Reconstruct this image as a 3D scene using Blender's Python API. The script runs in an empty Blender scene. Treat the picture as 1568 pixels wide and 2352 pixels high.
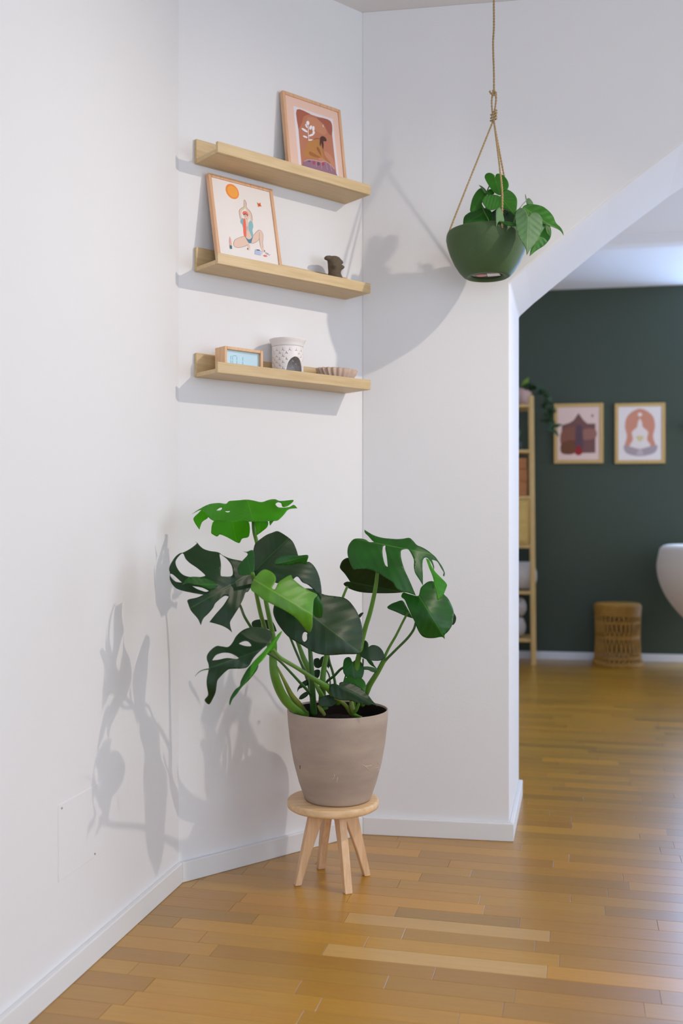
import bpy, bmesh, math, random
from mathutils import Vector, Matrix
from mathutils.geometry import delaunay_2d_cdt, tessellate_polygon
R = random.Random(7)
SC = bpy.context.scene
COL = SC.collection
PI = math.pi

# ------------------------------------------------------------------ camera
F = 2286.7            # focal length in pixels (35 mm on a 24x36 frame held upright, 2352 px tall)
CX, HY = 784.0, 1197.0
cd = bpy.data.cameras.new('camera')
cd.sensor_fit = 'VERTICAL'; cd.sensor_height = 36.0; cd.sensor_width = 24.0; cd.lens = 35.0
cd.shift_y = (HY - 1176.0) / 2352.0
cd.clip_start = 0.05; cd.clip_end = 60
cd.dof.use_dof = True; cd.dof.focus_distance = 2.64; cd.dof.aperture_fstop = 2.4
cam = bpy.data.objects.new('camera', cd); COL.objects.link(cam)
cam.location = (0, 0, 1.0); cam.rotation_euler = (PI/2, 0, 0)
SC.camera = cam

# ------------------------------------------------------------------ sky, exposure, daylight and fill
w = bpy.data.worlds.new('sky'); SC.world = w; w.use_nodes = True
bg = w.node_tree.nodes['Background']; bg.inputs[0].default_value = (0.62, 0.80, 1.0, 1); bg.inputs[1].default_value = 2.2
SC.view_settings.view_transform = 'Standard'; SC.view_settings.look = 'None'
SC.view_settings.gamma = 1.0; SC.view_settings.use_curve_mapping = False
SC.view_settings.exposure = 0.09
SC.cycles.max_bounces = 8; SC.cycles.diffuse_bounces = 5; SC.cycles.glossy_bounces = 3
SC.cycles.transparent_max_bounces = 8
SC.cycles.use_denoising = True
SC.cycles.sample_clamp_indirect = 6.0

def area(name, loc, rot, sx, sy, power, col):
    l = bpy.data.lights.new(name, 'AREA'); l.shape = 'RECTANGLE'; l.size = sx; l.size_y = sy
    l.energy = power; l.color = col
    o = bpy.data.objects.new(name, l); COL.objects.link(o); o.location = loc; o.rotation_euler = rot
    return o
# lights in openings of the shell; all but the back one are added fill
area('fill_light_right', (3.16, 0.7, 1.45), (0, PI/2, 0), 1.7, 2.2, 33, (0.88, 0.925, 1.0))  # ambient fill from the right, through an unseen window added for it
area('fill_light_rear', (0.9, -2.06, 1.5), (PI/2, 0, 0), 2.4, 1.8, 26, (0.95, 0.96, 1.0))  # fill from behind the camera, through an added opening
area('daylight_back_window', (3.15, 7.10, 1.30), (-PI/2, 0, 0), 1.1, 2.5, 140, (0.32, 0.54, 1.0))  # spans the back window and the door added below it
area('fill_light_side', (4.36, 5.3, 1.2), (0, PI/2, 0), 2.2, 1.6, 34, (1.0, 0.95, 0.90))  # added side light, brightens the back room and jamb
# ceiling lamp outside the frame, the source of the crisp shadows
l = bpy.data.lights.new('lamp_light', 'SPOT'); l.energy = 70; l.color = (1.0, 0.875, 0.75); l.shadow_soft_size = 0.018
l.spot_size = math.radians(88); l.spot_blend = 0.9
o = bpy.data.objects.new('lamp_light', l); COL.objects.link(o); o.location = (1.60, 2.10, 2.45)
o.rotation_euler = (Vector((-.45, 2.55, .75)) - o.location).to_track_quat('-Z', 'Y').to_euler()

# ------------------------------------------------------------------ helpers
def P(px, py, d):
    return Vector(((px-CX)/F*d, d, 1.0-(py-HY)/F*d))
def lin(c):
    f = lambda v: v/12.92 if v <= 0.04045 else ((v+0.055)/1.055)**2.4
    return tuple(f(v/255.0) for v in c)

class MB:
    def __init__(s): s.v = []; s.f = []; s.mi = []; s.uv = {}; s.sm = []
    def add(s, vs, fs, m=0, smooth=False):
        b = len(s.v); s.v += [tuple(v) for v in vs]
        for f in fs: s.f.append(tuple(b+i for i in f)); s.mi.append(m); s.sm.append(smooth)
    def box(s, lo, hi, M=None, m=0):
        x0,y0,z0 = lo; x1,y1,z1 = hi
        vs = [Vector(p) for p in ((x0,y0,z0),(x1,y0,z0),(x1,y1,z0),(x0,y1,z0),(x0,y0,z1),(x1,y0,z1),(x1,y1,z1),(x0,y1,z1))]
        if M: vs = [M @ v for v in vs]
        s.add(vs, [(3,2,1,0),(4,5,6,7),(0,1,5,4),(1,2,6,5),(2,3,7,6),(3,0,4,7)], m)
    def prism(s, poly, vec, m=0):
        # poly: list of 3D points of a planar ring, extruded by vec
        n = len(poly); vec = Vector(vec); poly = [Vector(p) for p in poly]
        vs = poly + [p+vec for p in poly]
        tris = tessellate_polygon([poly])
        fs = [tuple(t) for t in tris] + [tuple(n+i for i in reversed(t)) for t in tris]
        fs += [(i, (i+1) % n, n+(i+1) % n, n+i) for i in range(n)]
        s.add(vs, fs, m)
    def lathe(s, prof, c=(0,0,0), n=64, m=0, sx=1, sy=1, ripple=None, closed=False):
        vs = []; k = len(prof)
        for j in range(n):
            a = 2*PI*j/n
            for r, z in prof:
                rr = r * (ripple(a, z) if ripple else 1)
                vs.append((c[0]+rr*math.cos(a)*sx, c[1]+rr*math.sin(a)*sy, c[2]+z))
        fs = []
        for j in range(n):
            q = (j+1) % n
            for i in range(k-1 if not closed else k):
                i2 = (i+1) % k
                fs.append((j*k+i, q*k+i, q*k+i2, j*k+i2))
        s.add(vs, fs, m, True)
    def tube(s, pts, rad, n=10, m=0, cap=True):
        pts = [Vector(p) for p in pts]; L = len(pts)
        if not hasattr(rad, '__len__'): rad = [rad]*L
        vs = []; up = None
        for i, p in enumerate(pts):
            t = (pts[min(i+1, L-1)]-pts[max(i-1, 0)])
            if t.length < 1e-9: t = Vector((0,0,1))
            t.normalize()
            if up is None:
                up = Vector((0,0,1)) if abs(t.z) < .9 else Vector((0,1,0))
            a = t.cross(up)
            if a.length < 1e-6: a = t.orthogonal()
            a.normalize(); b = a.cross(t).normalized(); up = b
            for j in range(n):
                g = 2*PI*j/n
                vs.append(p + (a*math.cos(g)+b*math.sin(g))*rad[i])
        fs = []
        for i in range(L-1):
            for j in range(n):
                q = (j+1) % n
                fs.append((i*n+j, i*n+q, (i+1)*n+q, (i+1)*n+j))
        if cap: fs += [tuple(range(n-1, -1, -1)), tuple((L-1)*n+j for j in range(n))]
        s.add(vs, fs, m, True)
    def build(s, name, mats, parent=None, bevel=0, loc=None, fixn=True):
        me = bpy.data.meshes.new(name)
        org = Vector(loc) if loc else Vector((0,0,0))
        me.from_pydata([tuple(Vector(v)-org) for v in s.v], [], s.f)
        if not isinstance(mats, (list, tuple)): mats = [mats]
        for m in mats: me.materials.append(m)
        me.polygons.foreach_set('material_index', s.mi)
        me.polygons.foreach_set('use_smooth', s.sm)
        if fixn:
            bm = bmesh.new(); bm.from_mesh(me); bmesh.ops.recalc_face_normals(bm, faces=bm.faces); bm.to_mesh(me); bm.free()
        me.update()
        o = bpy.data.objects.new(name, me); COL.objects.link(o)
        o.location = org
        if parent is not None: setparent(o, parent)
        if bevel:
            b = o.modifiers.new('bevel', 'BEVEL'); b.width = bevel; b.segments = 2; b.limit_method = 'ANGLE'; b.angle_limit = 0.6
        return o
def setparent(o, parent):
    # world position stays what it was (parents are unrotated empties or meshes at known places)
    o.parent = parent
    t = Vector((0,0,0)); p = parent
    while p is not None: t += p.location; p = p.parent
    o.location = o.location - t
def tag(o, label, cat, group=None):
    o['label'] = label; o['category'] = cat
    if group: o['group'] = group
    return o
def thing(name, loc, label, cat, group=None):
    o = bpy.data.objects.new(name, None); COL.objects.link(o); o.location = loc; o.empty_display_size = .05
    return tag(o, label, cat, group)
def struct(o): o['kind'] = 'structure'; return o

def cr(pts, n=5, closed=False, sharp=0.0):
    """Catmull-Rom through 2D/3D points; vertices sharper than `sharp` (cos of the inner angle) stay corners"""
    pts = [Vector(p) for p in pts]; L = len(pts); out = []
    corner = []
    for i in range(L):
        a = pts[i-1]-pts[i]; b = pts[(i+1) % L]-pts[i]
        c = a.normalized().dot(b.normalized()) if a.length > 0 and b.length > 0 else -1
        corner.append(closed and c > sharp)
    rng = range(L) if closed else range(L-1)
    for i in rng:
        p1 = pts[i]; p2 = pts[(i+1) % L]
        p0 = pts[i-1] if (closed or i > 0) else p1
        p3 = pts[(i+2) % L] if (closed or i+2 < L) else p2
        m1 = (p2-p0)*0.5; m2 = (p3-p1)*0.5
        if corner[i]: m1 = (p2-p1)*0.6
        if corner[(i+1) % L]: m2 = (p2-p1)*0.6
        lim = (p2-p1).length*1.1
        if m1.length > lim: m1 = m1.normalized()*lim
        if m2.length > lim: m2 = m2.normalized()*lim
        for k in range(n):
            t = k/n; t2 = t*t; t3 = t2*t
            out.append(p1*(2*t3-3*t2+1)+m1*(t3-2*t2+t)+p2*(-2*t3+3*t2)+m2*(t3-t2))
    if not closed: out.append(pts[-1])
    return out
def inpoly(x, y, poly):
    c = False; j = len(poly)-1
    for i in range(len(poly)):
        xi, yi = poly[i][0], poly[i][1]; xj, yj = poly[j][0], poly[j][1]
        if (yi > y) != (yj > y) and x < (xj-xi)*(y-yi)/(yj-yi)+xi: c = not c
        j = i
    return c
def fill2d(outer, holes, step):
    """triangulate a region with holes; returns 2D points and triangles"""
    vs = [Vector((p[0], p[1])) for p in outer]; es = [(i, (i+1) % len(outer)) for i in range(len(outer))]
    for h in holes:
        b = len(vs); vs += [Vector((p[0], p[1])) for p in h]; es += [(b+i, b+(i+1) % len(h)) for i in range(len(h))]
    x0 = min(p[0] for p in outer); x1 = max(p[0] for p in outer); y0 = min(p[1] for p in outer); y1 = max(p[1] for p in outer)
    nb = len(vs); bnd = [(v.x, v.y) for v in vs]
    cell = {}
    for (a, b) in bnd: cell.setdefault((int(a//step), int(b//step)), []).append((a, b))
    y = y0+step*.5; k = 0
    while y < y1:
        x = x0+step*(.5 if k % 2 else 0.0)
        while x < x1:
            if inpoly(x, y, outer) and not any(inpoly(x, y, h) for h in holes):
                ok = True; ci, cj = int(x//step), int(y//step)
                for di in (-1,0,1):
                    for dj in (-1,0,1):
                        for (a, b) in cell.get((ci+di, cj+dj), ()):
                            if (a-x)**2+(b-y)**2 < (step*.45)**2: ok = False
                if ok: vs.append(Vector((x, y)))
            x += step
        y += step*.87; k += 1
    r = delaunay_2d_cdt(vs, es, [], 0, 1e-5)
    V, T = r[0], r[2]; tris = []
    for t in T:
        if len(t) != 3: continue
        gx = sum(V[i].x for i in t)/3; gy = sum(V[i].y for i in t)/3
        if inpoly(gx, gy, outer) and not any(inpoly(gx, gy, h) for h in holes): tris.append(tuple(t))
    return V, tris

# ------------------------------------------------------------------ materials
def mat(name, col, rough=.5, spec=.5, bump=0, bscale=80, var=0.0, vscale=6, metal=0, sheen=0):
    m = bpy.data.materials.new(name); m.use_nodes = True; nt = m.node_tree
    b = nt.nodes['Principled BSDF']; c = lin(col)
    b.inputs['Base Color'].default_value = (*c, 1); b.inputs['Roughness'].default_value = rough
    b.inputs['Specular IOR Level'].default_value = spec; b.inputs['Metallic'].default_value = metal
    if sheen: b.inputs['Sheen Weight'].default_value = sheen
    if bump or var:
        tc = nt.nodes.new('ShaderNodeTexCoord')
        if var:
            n = nt.nodes.new('ShaderNodeTexNoise'); n.inputs['Scale'].default_value = vscale; n.inputs['Detail'].default_value = 5
            r = nt.nodes.new('ShaderNodeMapRange'); r.inputs[3].default_value = 1-var; r.inputs[4].default_value = 1+var
            h = nt.nodes.new('ShaderNodeHueSaturation'); h.inputs['Color'].default_value = (*c, 1)
            nt.links.new(tc.outputs['Object'], n.inputs['Vector']); nt.links.new(n.outputs['Fac'], r.inputs[0])
            nt.links.new(r.outputs[0], h.inputs['Value']); nt.links.new(h.outputs[0], b.inputs['Base Color'])
        if bump:
            n2 = nt.nodes.new('ShaderNodeTexNoise'); n2.inputs['Scale'].default_value = bscale; n2.inputs['Detail'].default_value = 4
            bp = nt.nodes.new('ShaderNodeBump'); bp.inputs['Strength'].default_value = bump; bp.inputs['Distance'].default_value = .002
            nt.links.new(tc.outputs['Object'], n2.inputs['Vector']); nt.links.new(n2.outputs['Fac'], bp.inputs['Height'])
            nt.links.new(bp.outputs[0], b.inputs['Normal'])
    return m
def wood(name, c1, c2, rough=.45, axis=0, scale=14, stretch=14):
    m = bpy.data.materials.new(name); m.use_nodes = True; nt = m.node_tree; b = nt.nodes['Principled BSDF']
    tc = nt.nodes.new('ShaderNodeTexCoord'); mp = nt.nodes.new('ShaderNodeMapping')
    s = [stretch]*3; s[axis] = 1.0
    mp.inputs['Scale'].default_value = s
    n = nt.nodes.new('ShaderNodeTexNoise'); n.inputs['Scale'].default_value = scale; n.inputs['Detail'].default_value = 6; n.inputs['Roughness'].default_value = .6
    r = nt.nodes.new('ShaderNodeValToRGB'); r.color_ramp.elements[0].position = .3; r.color_ramp.elements[1].position = .7
    r.color_ramp.elements[0].color = (*lin(c1), 1); r.color_ramp.elements[1].color = (*lin(c2), 1)
    nt.links.new(tc.outputs['Object'], mp.inputs[0]); nt.links.new(mp.outputs[0], n.inputs['Vector'])
    nt.links.new(n.outputs['Fac'], r.inputs[0]); nt.links.new(r.outputs[0], b.inputs['Base Color'])
    bp = nt.nodes.new('ShaderNodeBump'); bp.inputs['Strength'].default_value = .15; bp.inputs['Distance'].default_value = .001
    nt.links.new(n.outputs['Fac'], bp.inputs['Height']); nt.links.new(bp.outputs[0], b.inputs['Normal'])
    b.inputs['Roughness'].default_value = rough
    return m
def leafmat(name, col, vein, rough=.35, trans=.25, spec=.5, back=None):
    """uv.x runs along the midrib, uv.y is the signed distance from it"""
    m = bpy.data.materials.new(name); m.use_nodes = True; nt = m.node_tree; N = nt.nodes; Lk = nt.links.new
    b = N['Principled BSDF']; uv = N.new('ShaderNodeUVMap'); uv.uv_map = 'UVMap'
    sp = N.new('ShaderNodeSeparateXYZ'); Lk(uv.outputs[0], sp.inputs[0])
    def math_(op, a, b_=None, c_=None):
        n = N.new('ShaderNodeMath'); n.operation = op
        for i, q in enumerate((a, b_, c_)):
            if q is None: continue
            if isinstance(q, (int, float)): n.inputs[i].default_value = q
            else: Lk(q, n.inputs[i])
        return n.outputs[0]
    av = math_('ABSOLUTE', sp.outputs[1])
    mid = math_('SUBTRACT', 1.0, math_('MULTIPLY', av, 70.0)); mid = math_('MAXIMUM', mid, 0.0)
    ph = math_('FRACT', math_('MULTIPLY', math_('SUBTRACT', sp.outputs[0], math_('MULTIPLY', av, .75)), 6.0))
    lat = math_('SUBTRACT', 1.0, math_('MULTIPLY', math_('ABSOLUTE', math_('SUBTRACT', ph, .5)), 26.0)); lat = math_('MAXIMUM', lat, 0.0)
    lat = math_('MULTIPLY', lat, .3)
    v = math_('MINIMUM', math_('ADD', mid, lat), 1.0)
    tc = N.new('ShaderNodeTexCoord'); n = N.new('ShaderNodeTexNoise'); n.inputs['Scale'].default_value = 22; n.inputs['Detail'].default_value = 6
    Lk(tc.outputs['Object'], n.inputs['Vector'])
    r = N.new('ShaderNodeMapRange'); r.inputs[3].default_value = .35; r.inputs[4].default_value = 1.65; Lk(n.outputs['Fac'], r.inputs[0])
    h = N.new('ShaderNodeHueSaturation'); h.inputs['Color'].default_value = (*lin(col), 1); Lk(r.outputs[0], h.inputs['Value'])
    mx = N.new('ShaderNodeMix'); mx.data_type = 'RGBA'; Lk(math_('MULTIPLY', v, .6), mx.inputs[0]); Lk(h.outputs[0], mx.inputs[6]); mx.inputs[7].default_value = (*lin(vein), 1)
    Lk(mx.outputs[2], b.inputs['Base Color'])
    bp = N.new('ShaderNodeBump'); bp.inputs['Strength'].default_value = .22; bp.inputs['Distance'].default_value = .0010
    Lk(v, bp.inputs['Height']); Lk(bp.outputs[0], b.inputs['Normal'])
    b.inputs['Roughness'].default_value = rough; b.inputs['Specular IOR Level'].default_value = spec
    t = N.new('ShaderNodeBsdfTranslucent'); t.inputs[0].default_value = (*[min(1, q*1.8) for q in lin(vein)], 1)
    ms = N.new('ShaderNodeMixShader'); ms.inputs[0].default_value = trans
    Lk(b.outputs[0], ms.inputs[1]); Lk(t.outputs[0], ms.inputs[2]); Lk(ms.outputs[0], N['Material Output'].inputs[0])
    return m
def attrmat(name, rough=.6, spec=.3):
    m = bpy.data.materials.new(name); m.use_nodes = True; nt = m.node_tree; b = nt.nodes['Principled BSDF']
    a = nt.nodes.new('ShaderNodeVertexColor'); a.layer_name = 'Col'
    nt.links.new(a.outputs[0], b.inputs['Base Color']); b.inputs['Roughness'].default_value = rough; b.inputs['Specular IOR Level'].default_value = spec
    return m
def glass(name):
    m = bpy.data.materials.new(name); m.use_nodes = True; nt = m.node_tree; N = nt.nodes
    for n in list(N):
        if n.type == 'BSDF_PRINCIPLED': N.remove(n)
    t = N.new('ShaderNodeBsdfTransparent'); g = N.new('ShaderNodeBsdfGlossy'); g.inputs['Roughness'].default_value = .03
    ms = N.new('ShaderNodeMixShader'); ms.inputs[0].default_value = .06
    nt.links.new(t.outputs[0], ms.inputs[1]); nt.links.new(g.outputs[0], ms.inputs[2]); nt.links.new(ms.outputs[0], N['Material Output'].inputs[0])
    return m

M_wall = mat('white_wall_paint', (228,228,231), .75, .2, bump=.12, bscale=160)
M_ceil = mat('ceiling_paint', (226,224,224), .8, .2)
M_green = mat('dark_green_paint', (66,75,63), .6, .25, bump=.1, bscale=120)
M_base = mat('baseboard_paint', (224,224,226), .65, .3)
M_shelf = wood('shelf_oak', (210,186,144), (192,164,118), .45, 0, 9, 16)
M_frame = wood('frame_wood', (226,182,146), (208,160,122), .5, 2, 10, 14)
M_frame2 = wood('far_frame_wood', (204,168,104), (186,148,84), .5, 2, 10, 14)
M_stool = wood('stool_pine', (236,200,160), (214,172,130), .5, 2, 8, 16)
M_stooltop = wood('stool_top_pine', (232,198,156), (208,170,124), .45, 0, 7, 14)
M_clock = wood('clock_wood', (228,188,150), (212,168,128), .5, 2, 12, 8)
M_bamboo = wood('bamboo', (204,170,108), (180,144,82), .4, 2, 10, 18)
M_dark = mat('dark_soil', (30,22,18), .95, .1, bump=1, bscale=200, var=.5, vscale=60)
M_rope = mat('jute_rope', (178,152,112), .9, .1, bump=1.0, bscale=600, var=.3, vscale=200)
M_paper = attrmat('printed_paper', .55, .3)
M_cer = mat('white_ceramic', (236,232,232), .35, .5)
M_clay = mat('dark_clay', (98,86,72), .8, .2, bump=.5, bscale=200, var=.3, vscale=60)
M_shell = mat('beige_ribbed', (200,176,160), .7, .3, bump=.4, bscale=150, var=.2, vscale=40)
M_hang = mat('matte_green_pot', (66,90,54), .55, .35, bump=.25, bscale=300, var=.06, vscale=20)
M_hangd = mat('pot_base_gloss', (26,34,26), .2, .5)
M_glass = glass('window_glass')
M_stem = mat('green_stem', (84,128,40), .45, .4, var=.25, vscale=25)
M_stemd = mat('dark_stem', (52,92,36), .45, .4, var=.25, vscale=25)
M_stemy = mat('yellow_sheath', (118,132,52), .5, .4, var=.35, vscale=25)
L_dark = leafmat('dark_leaf', (10,48,10), (50,96,34), .42, .08, .4)
L_mid = leafmat('mid_leaf', (22,84,14), (84,140,48), .40, .16, .4)
L_bright = leafmat('bright_leaf', (48,128,8), (130,190,40), .42, .38, .4)
L_lime = leafmat('lime_leaf', (84,140,28), (150,190,90), .42, .25)
L_hb = leafmat('heart_leaf_bright', (36,104,14), (110,160,60), .5, .28)
L_hd = leafmat('heart_leaf_dull', (84,122,78), (128,160,112), .6, .15)

# grey stone-like pot with pale scuffs
def potmat():
    m = mat('grey_taupe_pot', (168,150,138), .7, .25, bump=.25, bscale=260)
    nt = m.node_tree; N = nt.nodes; b = N['Principled BSDF']
    tc = N.new('ShaderNodeTexCoord'); n = N.new('ShaderNodeTexNoise'); n.inputs['Scale'].default_value = 7; n.inputs['Detail'].default_value = 8
    mp = N.new('ShaderNodeMapping'); mp.inputs['Scale'].default_value = (1, 1, 3)
    r = N.new('ShaderNodeValToRGB'); r.color_ramp.elements[0].position = .3; r.color_ramp.elements[1].position = .75
    r.color_ramp.elements[0].color = (*lin((162,145,134)), 1); r.color_ramp.elements[1].color = (*lin((184,167,152)), 1)
    nt.links.new(tc.outputs['Object'], mp.inputs[0]); nt.links.new(mp.outputs[0], n.inputs['Vector']); nt.links.new(n.outputs['Fac'], r.inputs[0]); nt.links.new(r.outputs[0], b.inputs['Base Color'])
    return m
M_pot = potmat()

# oak parquet: uv.x along the strip, uv.y across; colour attribute carries each strip's own tone
def floormat():
    m = bpy.data.materials.new('oak_parquet'); m.use_nodes = True; nt = m.node_tree; N = nt.nodes; Lk = nt.links.new
    b = N['Principled BSDF']; uv = N.new('ShaderNodeUVMap'); uv.uv_map = 'UVMap'
    mp = N.new('ShaderNodeMapping'); mp.inputs['Scale'].default_value = (2.2, 34, 1)
    n = N.new('ShaderNodeTexNoise'); n.inputs['Scale'].default_value = 3.2; n.inputs['Detail'].default_value = 7; n.inputs['Roughness'].default_value = .62; n.inputs['Distortion'].default_value = .6
    Lk(uv.outputs[0], mp.inputs[0]); Lk(mp.outputs[0], n.inputs['Vector'])
    r = N.new('ShaderNodeMapRange'); r.inputs[3].default_value = .80; r.inputs[4].default_value = 1.2; Lk(n.outputs['Fac'], r.inputs[0])
    a = N.new('ShaderNodeVertexColor'); a.layer_name = 'Col'
    h = N.new('ShaderNodeHueSaturation'); Lk(a.outputs[0], h.inputs['Color']); Lk(r.outputs[0], h.inputs['Value'])
    Lk(h.outputs[0], b.inputs['Base Color'])
    b.inputs['Roughness'].default_value = .36; b.inputs['Specular IOR Level'].default_value = .35
    b.inputs['Coat Weight'].default_value = .80; b.inputs['Coat IOR'].default_value = 1.6; b.inputs['Coat Roughness'].default_value = .30
    bp = N.new('ShaderNodeBump'); bp.inputs['Strength'].default_value = .08; bp.inputs['Distance'].default_value = .001
    Lk(n.outputs['Fac'], bp.inputs['Height']); Lk(bp.outputs[0], b.inputs['Normal'])
    return m
M_floor = floormat()
M_sub = mat('subfloor', (120,84,44), .9, .1)

# ------------------------------------------------------------------ the room shell
CA = Vector((-.451, 2.759, 0))      # corner between the left wall and the shelf wall
CB = Vector((.0642, 3.19, 0))       # corner between the shelf wall and the doorway wall
DA = Vector((.2297, .9733, 0))      # along the left wall and through the doorway
DB = (CB-CA).normalized()
DC = Vector((.988, -.1545, 0)).normalized()
JF = CB + DC*((.525-.0642)/DC.x)    # front edge of the door jamb
NB = Vector((DB.y, -DB.x, 0))       # out of the shelf wall, into the room
NA = Vector((DA.y, -DA.x, 0)); NC = Vector((DC.y, -DC.x, 0))
LB = (CB-CA).length
HC = 2.63
Z = Vector((0,0,1))
AEND = CA - DA*5.0
def quadwall(name, a, b, h, nout, m, thick=.1):
    mb = MB(); mb.prism([a, b, b+Z*h, a+Z*h], nout*thick); return struct(mb.build(name, m))
quadwall('wall_left', AEND, CA+DA*.08, HC, -NA, M_wall)
quadwall('wall_corner', CA, CB+DB*.12, HC, -NB, M_wall)
TH = .535
prof = [(0,0),(0,1.745),(.05,1.790),(.303,1.994),(.522,2.155),(.80,2.33),(1.1,2.44),(1.45,2.49),(1.86,2.50),(1.86,0)]
s0 = (JF-CB).length
ring = [CB, CB+DC*s0] + [CB+DC*(s0+a)+Z*z for a, z in prof[1:]] + [CB+DC*2.95, CB+DC*2.95+Z*HC, CB+Z*HC]
mb = MB(); mb.prism(ring, DA*TH); wc = struct(mb.build('wall_back', M_wall, bevel=.006))
XR = 3.02
# right wall of the front room with an added, unseen window opening
mb = MB()
mb.box((XR,-2.0,0),(XR+.1,2.85,.6)); mb.box((XR,-2.0,2.3),(XR+.1,2.85,HC)); mb.box((XR,-2.0,.6),(XR+.1,-.4,2.3)); mb.box((XR,1.8,.6),(XR+.1,2.85,2.3))
struct(mb.build('wall_right', M_wall))
mb = MB()
mb.box((-1.75,-2.1,0),(XR+.1,-2.0,.6)); mb.box((-1.75,-2.1,2.4),(XR+.1,-2.0,HC)); mb.box((-1.75,-2.1,.6),(-.3,-2.0,2.4)); mb.box((2.1,-2.1,.6),(XR+.1,-2.0,2.4))
struct(mb.build('wall_rear', M_wall))
mb = MB(); mb.box((-1.85,-2.1,HC),(XR+.1,2.75,HC+.1)); mb.prism([Vector((-1.85,2.75,HC)),Vector((XR+.1,2.75,HC)),Vector((XR+.1,2.9,HC)),CB+DC*.02+Z*HC+DA*.3, CB-DC*.6+Z*HC+DA*.3,Vector((-1.85,3.2,HC))], Z*.1)
struct(mb.build('ceiling', M_ceil))
def window(name, o, u, wd, hh, n, muntin=True):
    mb = MB(); t = .05
    def bar(a0, a1, z0, z1):
        p = [o+u*a0+Z*z0, o+u*a1+Z*z0, o+u*a1+Z*z1, o+u*a0+Z*z1]; mb.prism(p, n*.05)
    bar(0,t,0,hh); bar(wd-t,wd,0,hh); bar(t,wd-t,0,t); bar(t,wd-t,hh-t,hh)
    if muntin: bar(wd/2-t/2, wd/2+t/2, t, hh-t)
    w_ = struct(mb.build(name, M_base))
    g = MB(); g.prism([o+u*t+Z*t+n*.02, o+u*(wd-t)+Z*t+n*.02, o+u*(wd-t)+Z*(hh-t)+n*.02, o+u*t+Z*(hh-t)+n*.02], n*.006)
    gp = g.build('pane', M_glass, w_)
    return w_
window('added_window_1', Vector((XR+.03,-.4,.6)), Vector((0,1,0)), 2.2, 1.7, Vector((1,0,0)))  # unseen, added around the right fill light
window('added_window_2', Vector((-.3,-2.08,.6)), Vector((1,0,0)), 2.4, 1.8, Vector((0,1,0)))  # unseen, added around the rear fill light

# back room
GL = Vector((1.267, 7.26, 0)); GR = Vector((2.419, 7.06, 0)); DG = (GR-GL).normalized(); NG = Vector((DG.y, -DG.x, 0))
GA = GL - DG*1.1; HG = 2.675
def gp_(s, z): return GL + DG*s + Z*z
WS = (2.45-1.267)/DG.x   # where the window starts along the green wall
mb = MB()
mb.prism([gp_(-1.1,0), gp_(WS,0), gp_(WS,HG), gp_(-1.1,HG)], -NG*.12)
mb.prism([gp_(WS,0), gp_(WS+.14,0), gp_(WS+.14,1.68), gp_(WS,1.68)], -NG*.12)
mb.prism([gp_(WS,2.62), gp_(WS+1.3,2.62), gp_(WS+1.3,HG), gp_(WS,HG)], -NG*.12)
mb.prism([gp_(WS+1.3,0), gp_(WS+2.0,0), gp_(WS+2.0,HG), gp_(WS+1.3,HG)], -NG*.12)
struct(mb.build('wall_green', M_green))
w3 = window('window_3', gp_(WS,1.68)-NG*.05, DG, 1.3, .94, -NG)
window('added_door_1', gp_(WS+.14,0)-NG*.05, DG, 1.16, 1.68, -NG)  # unseen lower glazing, added to lengthen the glare on the floor
mb = MB(); mb.prism([gp_(WS-.02,1.655)+NG*.0, gp_(WS+1.32,1.655), gp_(WS+1.32,1.685), gp_(WS-.02,1.685)], NG*.09)
mb.build('sill', M_base, w3, bevel=.004)
# low ceiling by the green wall, rounded edge, then a slope up
prf = [(0,HG),(.98,HG),(1.03,HG+.004),(1.065,HG+.02),(1.085,HG+.045),(1.10,HG+.075),(1.55,3.15),(3.4,3.15),(3.4,3.3),(-.1,3.3),(-.1,HG)]
ring = [GA - DG*.2 + NG*y + Z*z for y, z in prf]
mb = MB(); mb.prism(ring, DG*4.4); struct(mb.build('ceiling_2', M_ceil, bevel=.01))
mb = MB(); mb.box((.02,3.5,0),(.12,7.5,3.3)); struct(mb.build('wall_back_left', M_wall))
mb = MB(); X2 = 4.25
mb.box((X2,3.0,2.3),(X2+.1,7.2,3.3)); mb.box((X2,3.0,0),(X2+.1,4.4,2.3)); mb.box((X2,6.2,0),(X2+.1,7.2,2.3)); 
struct(mb.build('wall_back_right', M_wall))
window('added_window_4', Vector((X2+.03,4.4,0)), Vector((0,1,0)), 1.8, 2.3, Vector((1,0,0)))  # unseen glazing, added for the back room's side light
# wall above/back of the doorway wall, closing the back room on our side
mb = MB(); a = CB+DC*2.9; mb.prism([a, Vector((X2+.1, 3.0, 0)), Vector((X2+.1,3.0,3.3)), a+Z*3.3], Vector((0,-.1,0))); 
mb.prism([CB-DC*.3+DA*.4+Z*HC, CB+DC*3.0+DA*.4+Z*HC, CB+DC*3.0+DA*.4+Z*3.3, CB-DC*.3+DA*.4+Z*3.3], DA*.1)
struct(mb.build('wall_back_upper', M_wall))

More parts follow.
